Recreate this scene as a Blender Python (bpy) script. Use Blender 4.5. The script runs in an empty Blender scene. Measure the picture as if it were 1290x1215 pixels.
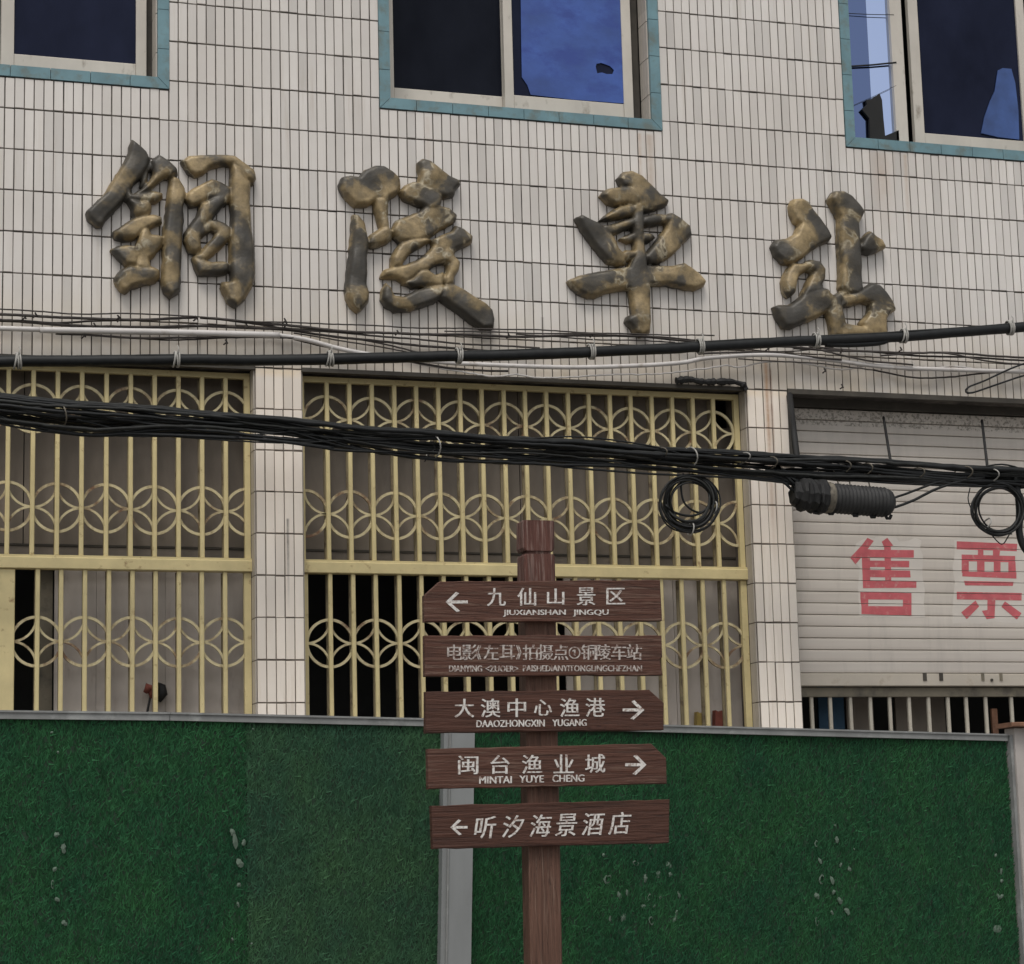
import bpy, bmesh, math, random
import numpy as np
from mathutils import Vector, Matrix
random.seed(7)
rng = np.random.default_rng(7)
SC = bpy.context.scene
COL = SC.collection

# ------------------------------------------------------------------ camera
CAM_R = Vector((0.9507547, -0.3088291, -0.0262687))      # right
CAM_D = Vector((0.0279194, 0.1697432, -0.9850928))       # down
CAM_F = Vector((0.3086842, 0.9358482, 0.1700065))        # forward
CAM_P = Vector((-1.95284, -11.528213, 1.6))
FPX = 2883.43                                            # focal length in pixels of a 1290 px wide frame
cam = bpy.data.cameras.new('camera')
cam.sensor_fit = 'HORIZONTAL'; cam.sensor_width = 36.0
cam.lens = FPX / 1290 * 36.0
cam.clip_end = 2000; cam.clip_start = 0.1
cam_o = bpy.data.objects.new('camera', cam); COL.objects.link(cam_o)
cam_o.matrix_world = Matrix(((CAM_R.x, -CAM_D.x, -CAM_F.x, CAM_P.x), (CAM_R.y, -CAM_D.y, -CAM_F.y, CAM_P.y),
                             (CAM_R.z, -CAM_D.z, -CAM_F.z, CAM_P.z), (0, 0, 0, 1)))
SC.camera = cam_o

# ------------------------------------------------------------------ sky, sun, exposure (overcast day)
SUN_EL, SUN_ROT = math.radians(58), math.radians(205)
w = bpy.data.worlds.new('World'); SC.world = w; w.use_nodes = True
nt = w.node_tree; nt.nodes.clear()
sky = nt.nodes.new('ShaderNodeTexSky'); sky.sky_type = 'NISHITA'; sky.sun_disc = False
sky.sun_elevation = SUN_EL; sky.sun_rotation = SUN_ROT; sky.dust_density = 4.0; sky.air_density = 1.2; sky.ozone_density = 1.0
hs = nt.nodes.new('ShaderNodeHueSaturation'); hs.inputs['Saturation'].default_value = 0.22
bgn = nt.nodes.new('ShaderNodeBackground'); bgn.inputs['Strength'].default_value = 0.13
wo = nt.nodes.new('ShaderNodeOutputWorld')
nt.links.new(sky.outputs[0], hs.inputs['Color']); nt.links.new(hs.outputs[0], bgn.inputs[0]); nt.links.new(bgn.outputs[0], wo.inputs[0])
sl = bpy.data.lights.new('sun', 'SUN'); sl.energy = 1.25; sl.angle = math.radians(22); sl.color = (1.0, 0.95, 0.88)
so = bpy.data.objects.new('sun', sl); COL.objects.link(so)
sd = Vector((math.sin(SUN_ROT) * math.cos(SUN_EL), math.cos(SUN_ROT) * math.cos(SUN_EL), math.sin(SUN_EL)))
so.rotation_euler = sd.to_track_quat('Z', 'Y').to_euler(); so.location = sd * 60
SC.view_settings.view_transform = 'Standard'; SC.view_settings.look = 'None'
SC.view_settings.exposure = 0.0; SC.view_settings.gamma = 1.0
SC.view_settings.use_curve_mapping = False
SC.cycles.max_bounces = 6; SC.cycles.use_denoising = True

# ------------------------------------------------------------------ measures
CP, RP, Z0 = 0.05, 0.219193, 6.017149        # tile column pitch, row pitch, height of row line 0
def zr(r): return Z0 - r * RP
def at(x, y, Y):
    d = CAM_R * ((x - 645) / FPX) + CAM_D * ((y - 607.5) / FPX) + CAM_F
    return CAM_P + d * ((Y - CAM_P.y) / d.y)
def pix(v):
    q = Vector(v) - CAM_P; f = q.dot(CAM_F)
    return 645 + FPX * q.dot(CAM_R) / f, 607.5 + FPX * q.dot(CAM_D) / f

# ------------------------------------------------------------------ materials
def nodes(name):
    m = bpy.data.materials.new(name); m.use_nodes = True
    t = m.node_tree; b = t.nodes['Principled BSDF']
    return m, t, b
class N:
    """small node-graph helper"""
    def __init__(s, t):
        s.t = t; g = t.nodes.new('ShaderNodeNewGeometry'); s.geo = g; s.pos = g.outputs['Position']
    def mapv(s, v, sc):
        n = s.t.nodes.new('ShaderNodeMapping'); n.inputs['Scale'].default_value = sc; s.t.links.new(v, n.inputs['Vector']); return n.outputs[0]
    def noise(s, scale, detail=4, rough=.55, v=None, dist=0):
        n = s.t.nodes.new('ShaderNodeTexNoise'); n.inputs['Scale'].default_value = scale; n.inputs['Detail'].default_value = detail
        n.inputs['Roughness'].default_value = rough; n.inputs['Distortion'].default_value = dist
        s.t.links.new(v if v is not None else s.pos, n.inputs['Vector']); return n.outputs['Fac']
    def ramp(s, f, stops):
        n = s.t.nodes.new('ShaderNodeValToRGB'); e = n.color_ramp.elements
        while len(e) < len(stops): e.new(0.5)
        for el, (p, c) in zip(e, stops):
            el.position = p; el.color = (c[0], c[1], c[2], 1) if isinstance(c, (tuple, list)) else (c, c, c, 1)
        s.t.links.new(f, n.inputs[0]); return n.outputs[0]
    def mix(s, f, a, b, mode='MIX'):
        n = s.t.nodes.new('ShaderNodeMix'); n.data_type = 'RGBA'; n.blend_type = mode
        for sock, v in ((n.inputs[0], f), (n.inputs[6], a), (n.inputs[7], b)):
            if hasattr(v, 'node'): s.t.links.new(v, sock)
            elif isinstance(v, (int, float)): sock.default_value = v
            else: sock.default_value = (v[0], v[1], v[2], 1)
        return n.outputs[2]
    def math(s, op, a, b=None, clamp=False):
        n = s.t.nodes.new('ShaderNodeMath'); n.operation = op; n.use_clamp = clamp
        for sock, v in ((n.inputs[0], a), (n.inputs[1], b)):
            if v is None: continue
            if hasattr(v, 'node'): s.t.links.new(v, sock)
            else: sock.default_value = v
        return n.outputs[0]
    def sep(s, v):
        n = s.t.nodes.new('ShaderNodeSeparateXYZ'); s.t.links.new(v, n.inputs[0]); return n.outputs
    def comb(s, x, y, z):
        n = s.t.nodes.new('ShaderNodeCombineXYZ')
        for sock, v in zip(n.inputs, (x, y, z)):
            if hasattr(v, 'node'): s.t.links.new(v, sock)
            else: sock.default_value = v
        return n.outputs[0]
    def white(s, v):
        n = s.t.nodes.new('ShaderNodeTexWhiteNoise'); s.t.links.new(v, n.inputs['Vector']); return n.outputs['Value']
    def bump(s, h, b, strength=.3, dist=.01):
        n = s.t.nodes.new('ShaderNodeBump'); n.inputs['Strength'].default_value = strength; n.inputs['Distance'].default_value = dist
        s.t.links.new(h, n.inputs['Height']); s.t.links.new(n.outputs[0], b.inputs['Normal'])
def mk(name, col, rough=.6, var=.15, scale=9, metal=0, spec=.5, dirt=None, dirt_amt=.5, dirt_scale=14, stretch=None, bump=0):
    m, t, b = nodes(name); n = N(t)
    v = n.mapv(n.pos, stretch) if stretch else n.pos
    f = n.noise(scale, 5, .6, v)
    c = n.ramp(f, [(.3, tuple(x * (1 - var) for x in col)), (.7, tuple(min(1, x * (1 + var)) for x in col))])
    if dirt:
        d = n.ramp(n.noise(dirt_scale, 6, .65, v), [(1 - dirt_amt - .08, 0), (1 - dirt_amt + .08, 1)])
        c = n.mix(d, c, dirt)
    t.links.new(c, b.inputs['Base Color'])
    b.inputs['Roughness'].default_value = rough; b.inputs['Metallic'].default_value = metal
    b.inputs['Specular IOR Level'].default_value = spec
    if bump: n.bump(n.noise(scale * 4, 4, .6, v), b, bump, .004)
    return m

def tile_material(name, base, stain=True):
    m, t, b = nodes(name); n = N(t)
    x, y, z = n.sep(n.pos)
    cell = n.comb(n.math('FLOOR', n.math('DIVIDE', n.math('ADD', x, .0013), CP)), 0, n.math('FLOOR', n.math('DIVIDE', n.math('SUBTRACT', z, Z0), RP)))
    wn = n.white(cell)
    c = n.ramp(wn, [(0, tuple(v * .82 for v in base)), (.14, tuple(v * .93 for v in base)), (.5, base), (1.0, tuple(v * 1.06 for v in base))])
    big = n.ramp(n.noise(1.1, 5, .6), [(.35, (.87, .855, .84)), (.65, (1, 1, 1))])
    c = n.mix(1.0, c, big, 'MULTIPLY')
    if stain:
        # run-off streaks, longer than wide
        st = n.noise(1.0, 6, .7, n.mapv(n.pos, (26, 1, 1.3)))
        st = n.ramp(st, [(.50, 0), (.74, 1)])
        st2 = n.ramp(n.noise(2.2, 4, .6), [(.45, 0), (.7, 1)])
        c = n.mix(n.math('MULTIPLY', n.math('MULTIPLY', st, st2), .62), c, (.37, .30, .225))
        # ochre grime collected along the ledge above the ground-floor openings
        g = n.ramp(n.math('MULTIPLY', n.math('SUBTRACT', zr(5.7), z), 1.6), [(0.0, 0), (.9, 1)])
        lo = n.ramp(n.math('SUBTRACT', z, zr(8.25)), [(0.0, 0), (.03, 1)])
        gn = n.ramp(n.noise(3.5, 5, .65), [(.3, .15), (.7, 1)])
        g = n.math('MULTIPLY', n.math('MULTIPLY', g, gn), lo)
        c = n.mix(n.math('MULTIPLY', g, .75), c, (.60, .50, .355))
        # pier tiles multiplied paler and warmer than the band above
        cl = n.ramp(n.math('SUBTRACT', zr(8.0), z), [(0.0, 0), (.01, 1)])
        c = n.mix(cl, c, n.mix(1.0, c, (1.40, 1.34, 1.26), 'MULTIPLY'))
        # a rust run down the right-hand pier and below the windows
        for x0, wd, z1, z2, am, colr in ((3.375, .02, 3.2, 4.45, .75, (.42, .24, .13)), (3.40, .012, 3.3, 4.4, .8, (.25, .13, .08)),
                                         (2.72, .045, 4.9, 5.72, .45, (.40, .30, .22)), (2.66, .02, 5.2, 5.72, .5, (.45, .33, .24)), (4.33, .02, 5.15, 5.72, .4, (.42, .30, .20)),
                                         (4.17, .10, 5.2, 5.72, .4, (.44, .33, .25)), (1.42, .03, 5.0, 5.72, .25, (.40, .3, .22)), (.617, .010, 2.98, 3.47, .8, (.05, .045, .04)), (.16, .008, 4.2, 4.45, .7, (.06, .05, .04)), (2.05, .012, 4.3, 4.62, .5, (.08, .07, .06))):
            a = n.math('SUBTRACT', 1.0, n.math('DIVIDE', n.math('ABSOLUTE', n.math('SUBTRACT', x, x0)), wd), True)
            v1 = n.ramp(n.math('DIVIDE', n.math('SUBTRACT', z, z1), z2 - z1), [(0, 0), (.75, 1), (.98, 1), (1.0, .0)])
            k = n.math('MULTIPLY', n.math('MULTIPLY', a, v1), n.ramp(n.noise(9, 4, .7), [(.3, .4), (.6, 1)]))
            c = n.mix(n.math('MULTIPLY', k, min(.9, am * 1.35)), c, colr)
    # fine dirt
    c = n.mix(n.math('MULTIPLY', n.ramp(n.noise(55, 5, .7), [(.62, 0), (.8, 1)]), .3), c, (.2, .17, .14))
    t.links.new(c, b.inputs['Base Color'])
    b.inputs['Roughness'].default_value = .38; b.inputs['Specular IOR Level'].default_value = .45
    n.bump(n.noise(60, 3, .5), b, .08, .003)
    return m

def bronze_material():
    m, t, b = nodes('weathered_bronze'); n = N(t)
    f = n.noise(4.6, 4, .55, dist=.3)
    base = n.ramp(f, [(.41, (.050, .046, .039)), (.475, (.074, .064, .048)), (.535, (.20, .150, .078)), (.66, (.36, .27, .142))])
    sp = n.ramp(n.noise(30, 5, .7), [(.45, 0), (.72, 1)])
    c = n.mix(n.math('MULTIPLY', sp, .5), base, (.07, .058, .04))
    # pale worn metal where the noise band turns
    pale = n.ramp(f, [(.50, 0), (.525, 1), (.55, 0)])
    c = n.mix(n.math('MULTIPLY', n.math('MULTIPLY', pale, n.ramp(n.noise(9, 4, .6), [(.5, 0), (.62, 1)])), .7), c, (.42, .38, .28))
    t.links.new(c, b.inputs['Base Color'])
    b.inputs['Roughness'].default_value = .48; b.inputs['Metallic'].default_value = .18; b.inputs['Specular IOR Level'].default_value = .5
    n.bump(n.noise(22, 6, .65), b, .40, .012)
    return m

def wood_material(name, base, axis='x', worn=.3, wornc=(.30, .22, .19)):
    m, t, b = nodes(name); n = N(t)
    sc = (1.6, 8, 26) if axis == 'x' else (26, 26, 1.6)
    g = n.noise(2.2, 7, .62, n.mapv(n.pos, sc), .9)
    c = n.ramp(g, [(.28, tuple(v * .45 for v in base)), (.47, base), (.72, tuple(v * 1.35 for v in base))])
    sc2 = (3, 10, 75) if axis == 'x' else (75, 75, 3)
    f = n.noise(1.2, 6, .7, n.mapv(n.pos, sc2))
    wm = n.ramp(f, [(.66 - .30 * worn, 0), (.74 - .30 * worn, 1)])
    patch = n.ramp(n.noise(3.2, 4, .6), [(.36, .25), (.60, 1)])
    c = n.mix(n.math('MULTIPLY', n.math('MULTIPLY', wm, patch), .75), c, wornc)
    ck = n.noise(1.3, 5, .6, n.mapv(n.pos, (2.2, 10, 34) if axis == 'x' else (34, 34, 2.2)), .6)
    ck = n.ramp(ck, [(.485, 0), (.5, 1), (.515, 0)])
    c = n.mix(n.math('MULTIPLY', n.math('MULTIPLY', ck, patch), .8), c, tuple(v * .22 for v in base))
    t.links.new(c, b.inputs['Base Color'])
    b.inputs['Roughness'].default_value = .62; b.inputs['Specular IOR Level'].default_value = .3
    n.bump(n.math('ADD', g, n.math('MULTIPLY', f, .8)), b, .8, .008)
    return m

def turf_material(name, dark, light):
    m, t, b = nodes(name); n = N(t)
    r = n.geo.outputs['Random Per Island']
    c = n.ramp(r, [(0, dark), (.6, tuple((a + d) / 2 for a, d in zip(dark, light))), (1, light)])
    bl = n.ramp(n.noise(3.5, 4, .6), [(.35, (.72, .80, .9)), (.68, (1.12, 1.08, .95))])
    c = n.mix(1.0, c, bl, 'MULTIPLY')
    t.links.new(c, b.inputs['Base Color']); b.inputs['Roughness'].default_value = .75; b.inputs['Specular IOR Level'].default_value = .2
    return m

def glass_material(name, col, rough=.03, spec=.5, metal=0.0, wav=.02):
    m, t, b = nodes(name); n = N(t)
    b.inputs['Roughness'].default_value = rough
    du = n.ramp(n.noise(1.7, 5, .6, n.mapv(n.pos, (1, 1, .6))), [(.35, tuple(x * .75 for x in col)), (.7, tuple(x * 1.5 + (.0 if metal else .004) for x in col))]); t.links.new(du if not metal else n.mix(.0, col, col), b.inputs['Base Color'])
    b.inputs['Specular IOR Level'].default_value = spec; b.inputs['Metallic'].default_value = metal
    n.bump(n.noise(2.5, 2, .5), b, wav, .05)
    return m

SHZ = at(1010, 519, .20).z - .078
def shutter_material():
    m, t, b = nodes('shutter_paint'); n = N(t)
    x, y, z = n.sep(n.pos)
    c = n.ramp(n.noise(1.2, 5, .6, n.mapv(n.pos, (.8, 1, 7))), [(.3, (.54, .49, .435)), (.7, (.62, .57, .51))])
    st = n.ramp(n.noise(1, 6, .7, n.mapv(n.pos, (9, 1, 1.2))), [(.5, 0), (.75, 1)])
    c = n.mix(n.math('MULTIPLY', st, .35), c, (.33, .305, .28))
    # pitted band of the uppermost slat
    hi = n.ramp(n.math('SUBTRACT', z, SHZ), [(0.0, 0), (.006, 1)])
    sp = n.ramp(n.noise(60, 4, .7), [(.50, 0), (.58, 1)])
    c = n.mix(n.math('MULTIPLY', n.math('MULTIPLY', hi, sp), .75), c, (.17, .15, .12))
    t.links.new(c, b.inputs['Base Color']); b.inputs['Roughness'].default_value = .5; b.inputs['Specular IOR Level'].default_value = .4
    n.bump(n.noise(20, 3, .5), b, .05, .004)
    return m

M = {}
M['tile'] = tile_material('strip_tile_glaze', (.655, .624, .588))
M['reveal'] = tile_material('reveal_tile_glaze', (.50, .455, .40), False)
M['teal'] = mk('teal_tile_glaze', (.125, .225, .255), .4, .2, 6, dirt=(.12, .155, .145), dirt_amt=.42, dirt_scale=9)
M['grout'] = mk('dirty_grout', (.10, .088, .075), .9, .5, 9, dirt=(.035, .03, .026), dirt_amt=.45, dirt_scale=5)
M['grout_pale'] = mk('pale_grout', (.19, .165, .14), .9, .35, 9, dirt=(.09, .078, .066), dirt_amt=.42, dirt_scale=5)
M['alu'] = mk('aged_aluminium', (.50, .465, .41), .45, .12, 4, dirt=(.22, .19, .15), dirt_amt=.33, dirt_scale=11, stretch=(1, 1, .5))
M['yellow'] = mk('cream_yellow_paint', (.635, .53, .275), .5, .12, 6, dirt=(.25, .14, .06), dirt_amt=.31, dirt_scale=18)
M['yellow_ring'] = mk('worn_cream_yellow_paint', (.585, .505, .30), .55, .16, 12, dirt=(.16, .085, .045), dirt_amt=.42, dirt_scale=7)
M['yellow_shaded'] = mk('shaded_yellow_paint', (.235, .195, .115), .6, .25, 6, dirt=(.10, .07, .04), dirt_amt=.42, dirt_scale=12)  # grille yellow darkened: shade on the inner bars put into the colour
M['cream'] = mk('cream_white_paint', (.50, .46, .38), .5, .1, 6, dirt=(.28, .15, .08), dirt_amt=.30, dirt_scale=9)
M['panel_dark'] = mk('brown_window_board', (.20, .168, .135), .55, .22, 2.2, stretch=(3, 1, .8))
M['panel_light'] = mk('faded_grey_board', (.47, .42, .375), .6, .14, 2.0, stretch=(3, 1, .8), dirt=(.38, .32, .28), dirt_amt=.35, dirt_scale=5)
M['dark'] = mk('dark_interior', (.035, .036, .036), .8, .3, 2)
M['soffit'] = mk('dark_brown_steel', (.055, .048, .038), .7, .3, 7)
M['bronze'] = bronze_material()
M['cable'] = mk('black_cable_sheath', (.0085, .0095, .010), .5, .4, 22, spec=.3)
M['cable2'] = mk('dusty_cable_sheath', (.017, .018, .017), .6, .4, 22, spec=.3)
M['tie'] = mk('pale_binding_wire', (.33, .32, .295), .6, .2, 40)
M['white_pvc'] = mk('white_plastic_pipe', (.52, .495, .475), .45, .1, 9, dirt=(.35, .31, .27), dirt_amt=.36, dirt_scale=12)
M['wire'] = mk('old_black_wire', (.035, .028, .024), .6, .4, 30)
M['red'] = mk('faded_red_paint', (.53, .115, .13), .6, .15, 14, dirt=(.55, .29, .27), dirt_amt=.36, dirt_scale=30)
M['whitepatch'] = mk('white_undercoat', (.63, .585, .53), .6, .07, 5)
M['shutter'] = shutter_material()
M['shutter_bar'] = mk('cream_shutter_bar', (.54, .485, .405), .5, .1, 4, dirt=(.36, .30, .22), dirt_amt=.34, dirt_scale=8)
M['olive_bar'] = mk('grimy_olive_rail', (.185, .16, .115), .6, .2, 5, dirt=(.09, .08, .06), dirt_amt=.4, dirt_scale=7)
M['wood'] = wood_material('red_brown_stained_wood', (.074, .031, .020), 'x', .46, (.18, .118, .088))
M['wood_plain'] = wood_material('plain_brown_board_paint', (.060, .0245, .0155), 'x', .18, (.10, .052, .036))
M['wood_post'] = wood_material('weathered_post_wood', (.088, .036, .027), 'z', .50, (.34, .26, .225))
M['wood_lower'] = wood_material('lower_post_wood', (.105, .054, .037), 'z', .36, (.20, .135, .10))
M['letter'] = mk('white_letter_paint', (.58, .56, .53), .6, .18, 50, dirt=(.22, .14, .11), dirt_amt=.43, dirt_scale=90)
M['letter_faded'] = mk('rubbed_white_letter_paint', (.44, .40, .37), .6, .22, 50, dirt=(.15, .085, .065), dirt_amt=.47, dirt_scale=80)
M['turf_back'] = mk('green_turf_backing', (.012, .035, .017), .9, .3, 6)
M['turf_a'] = turf_material('deep_green_plastic_turf', (.014, .054, .023), (.040, .168, .068))
M['turf_b'] = turf_material('dusty_green_plastic_turf', (.032, .082, .042), (.068, .172, .088))
M['steel'] = mk('grey_galvanised_steel', (.20, .21, .21), .55, .14, 5, stretch=(1, 1, .3), dirt=(.10, .10, .095), dirt_amt=.34, dirt_scale=9)
M['rail'] = mk('dull_grey_rail', (.20, .205, .20), .55, .2, 8, dirt=(.30, .31, .30), dirt_amt=.36, dirt_scale=10)
M['rust_post'] = mk('pale_post_with_rust', (.40, .37, .345), .7, .15, 6, dirt=(.22, .13, .08), dirt_amt=.30, dirt_scale=9, stretch=(1, 1, .5))
M['rust'] = mk('brown_rust', (.17, .085, .05), .85, .35, 15)
M['scrap'] = mk('dried_glue_white', (.085, .125, .092), .8, .25, 30)
M['glass_dark'] = glass_material('dark_blue_glass', (.006, .008, .014), .12, .12)
M['glass_black'] = glass_material('black_glass', (.006, .0075, .013), .2, .06)
M['glass_navy'] = glass_material('navy_glass', (.008, .011, .028), .15, .10)
M['glass_sky'] = glass_material('blue_mirror_glass', (.50, .60, .86), .03, .5, 1.0, .01)
M['glass_reveal_tint'] = glass_material('reflected_reveal_blue_glass', (.15, .20, .36), .08, .5, 1.0, .02)
M['blue_sheet'] = mk('blue_plastic_sheet', (.036, .083, .30), .5, .32, 1.6, stretch=(1.6, 1, 2.4), dirt=(.024, .055, .25), dirt_amt=.42, dirt_scale=2.5, bump=.3)
M['blue_sheet_hi'] = mk('folded_blue_plastic_sheet', (.036, .078, .23), .5, .3, 5)
M['closure'] = mk('dark_grey_ribbed_plastic', (.030, .030, .030), .65, .3, 20, spec=.3)
M['black'] = mk('matt_black_plastic', (.007, .007, .007), .75, .3, 15)
M['clamp'] = mk('grey_brown_tape', (.12, .105, .08), .7, .5, 40)
M['pavement'] = mk('grey_pavement', (.22, .21, .20), .85, .15, 3, bump=.2)
M['redcloth'] = mk('dull_red_cloth', (.17, .045, .03), .8, .2, 20)
M['yellowcloth'] = mk('yellow_packet', (.30, .22, .06), .6, .2, 20)
M['bluecloth'] = mk('blue_cloth', (.03, .075, .13), .8, .2, 8)
M['render'] = mk('grey_cement_render', (.30, .28, .26), .9, .15, 3)

# ------------------------------------------------------------------ mesh helpers
class MB:
    def __init__(s): s.v = []; s.f = []
    def quad(s, *p):
        n = len(s.v); s.v += [tuple(q) for q in p]; s.f.append(tuple(range(n, n + len(p)))); return s
    def box(s, x0, x1, y0, y1, z0, z1):
        n = len(s.v)
        s.v += [(x0, y0, z0), (x1, y0, z0), (x1, y1, z0), (x0, y1, z0), (x0, y0, z1), (x1, y0, z1), (x1, y1, z1), (x0, y1, z1)]
        s.f += [tuple(n + i for i in q) for q in ((0, 3, 2, 1), (4, 5, 6, 7), (0, 1, 5, 4), (1, 2, 6, 5), (2, 3, 7, 6), (3, 0, 4, 7))]
        return s
    def cbox(s, x0, x1, y0, y1, z0, z1, c):
        """box whose -y face is chamfered by c"""
        n = len(s.v)
        s.v += [(x0, y1, z0), (x1, y1, z0), (x1, y1, z1), (x0, y1, z1), (x0, y0 + c, z0), (x1, y0 + c, z0), (x1, y0 + c, z1), (x0, y0 + c, z1),
                (x0 + c, y0, z0 + c), (x1 - c, y0, z0 + c), (x1 - c, y0, z1 - c), (x0 + c, y0, z1 - c)]
        for a in (0, 4):
            for i in range(4):
                j = (i + 1) % 4; s.f.append((n + a + i, n + a + j, n + a + 4 + j, n + a + 4 + i))
        s.f.append((n + 8, n + 9, n + 10, n + 11)); return s
    def prism(s, pts, y0, y1):
        """polygon in xz (list of (x,z)), extruded from y0 (front) to y1"""
        n = len(s.v); k = len(pts)
        s.v += [(x, y0, z) for x, z in pts] + [(x, y1, z) for x, z in pts]
        s.f.append(tuple(range(n, n + k))); s.f.append(tuple(range(n + 2 * k - 1, n + k - 1, -1)))
        for i in range(k):
            j = (i + 1) % k; s.f.append((n + i, n + k + i, n + k + j, n + j))
        return s
    def tube(s, pts, r, k=6, closed=False):
        pts = [Vector(p) for p in pts]; m = len(pts)
        rad = r if isinstance(r, (list, tuple)) else [r] * m
        n0 = len(s.v); prev = None
        for i, p in enumerate(pts):
            a = pts[i - 1] if (i > 0 or closed) else p
            b = pts[(i + 1) % m] if (i < m - 1 or closed) else p
            t = (b - a).normalized()
            if prev is None:
                ref = Vector((0, 0, 1)) if abs(t.z) < .9 else Vector((0, 1, 0))
                u = t.cross(ref).normalized()
            else:
                u = (prev - t * prev.dot(t)).normalized()
            prev = u; v = t.cross(u)
            for j in range(k):
                q = 2 * math.pi * j / k
                s.v.append(tuple(p + (u * math.cos(q) + v * math.sin(q)) * rad[i]))
        for i in range(m if closed else m - 1):
            for j in range(k):
                a = n0 + i * k; b = n0 + ((i + 1) % m) * k; j2 = (j + 1) % k
                s.f.append((a + j, a + j2, b + j2, b + j))
        if not closed:
            s.f.append(tuple(n0 + j for j in reversed(range(k)))); e = n0 + (m - 1) * k
            s.f.append(tuple(e + j for j in range(k)))
        return s
    def mesh(s, name, mat, smooth=False):
        me = bpy.data.meshes.new(name); me.from_pydata(s.v, [], s.f)
        bm = bmesh.new(); bm.from_mesh(me); bmesh.ops.recalc_face_normals(bm, faces=bm.faces); bm.to_mesh(me); bm.free()
        me.materials.append(M[mat])
        if smooth: me.polygons.foreach_set('use_smooth', [True] * len(me.polygons))
        me.update(); return me
    def build(s, name, mat, parent=None, smooth=False):
        return obj(name, s.mesh(name, mat, smooth), parent)
def obj(name, data, parent=None, loc=None):
    o = bpy.data.objects.new(name, data); COL.objects.link(o)
    if loc is not None: o.location = loc
    if parent is not None: o.parent = parent
    return o
def tag(o, label=None, cat=None, group=None, kind=None):
    if label: o['label'] = label
    if cat: o['category'] = cat
    if group: o['group'] = group
    if kind: o['kind'] = kind
    return o
def thing(name, label, cat, group=None):
    o = bpy.data.objects.new(name, None); COL.objects.link(o); o.empty_display_size = .1
    return tag(o, label, cat, group)
def spline(ctrl, step=8):
    """Catmull-Rom through pixel/anything tuples"""
    P = [np.array(c, float) for c in ctrl]; P = [2 * P[0] - P[1]] + P + [2 * P[-1] - P[-2]]
    out = []
    for i in range(1, len(P) - 2):
        n = max(2, int(np.linalg.norm(P[i + 1][:2] - P[i][:2]) / step))
        for k in range(n):
            t = k / n; a, b, c, d = P[i - 1:i + 3]
            out.append(.5 * ((2 * b) + (c - a) * t + (2 * a - 5 * b + 4 * c - d) * t * t + (3 * b - a - 3 * c + d) * t ** 3))
    out.append(P[-2]); return out

# ------------------------------------------------------------------ ground
g = MB()
g.quad((-300, -300, 0), (300, -300, 0), (300, 300, 0), (-300, 300, 0))
tag(g.build('ground', 'pavement'), 'grey paved ground in front of the station', kind='structure')

# ------------------------------------------------------------------ the station building
B = thing('station_building', 'station building faced with white strip tiles and yellow barred windows', 'building')
WIN = [(-33, 0, 1.22), (23, 56, 1.26), (79, 112, 1.29)]       # upper windows: columns, bottom row
WTOP = -7.0
OPN = [(-42, 9), (14, 65), (70, 121)]                          # ground-floor openings
OTOP = 8.0
CL, CR = -47, 126
RT = -9.0
GY = 0.007                                                     # grout face behind the tile face
WD = 0.30
wall = MB()
def wbox(c0, c1, r0, r1): wall.box(c0 * CP, c1 * CP, GY, WD, zr(r1), zr(r0))
wbox(CL, CR, RT, WTOP)
edges = [CL] + [e for w_ in WIN for e in w_[:2]] + [CR]
for i in range(0, len(edges), 2): wbox(edges[i], edges[i + 1], WTOP, 1.22)
for c0, c1, rb in WIN:
    pass
wbox(CL, WIN[0][1], 1.22, 2); wbox(WIN[0][1], WIN[1][0], 1.22, 2)
wbox(WIN[1][0], WIN[1][1], WIN[1][2], 2); wbox(WIN[1][1], WIN[2][0], 1.22, 2); wbox(WIN[2][0], WIN[2][1], WIN[2][2], 2); wbox(WIN[2][1], CR, 1.22, 2)
wbox(CL, CR, 2, OTOP)
zg = Z0 / RP
pe = [CL] + [e for o_ in OPN for e in o_] + [CR]
wall.build('wall', 'grout', B)
for i in range(0, len(pe), 2):
    MB().box(pe[i] * CP, pe[i + 1] * CP, GY, WD, 0.0, zr(OTOP)).build('pier', 'grout_pale', B)
# the rooms behind: floor slab, back wall, side walls
room = MB()
room.box(CL * CP, CR * CP, 2.2, 2.3, 0.0, zr(RT))
room.box(CL * CP, CR * CP, WD, 2.2, zr(5.0), zr(4.2))
room.box(CL * CP, CR * CP, WD, 2.2, zr(RT) - .1, zr(RT))
room.box(CL * CP - .1, CL * CP, WD, 2.2, 0, zr(RT)); room.box(CR * CP, CR * CP + .1, WD, 2.2, 0, zr(RT))
room.box(67 * CP, 67 * CP + .1, WD, 2.2, 0, zr(5.0))
room.build('room_shell', 'dark', B)

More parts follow.
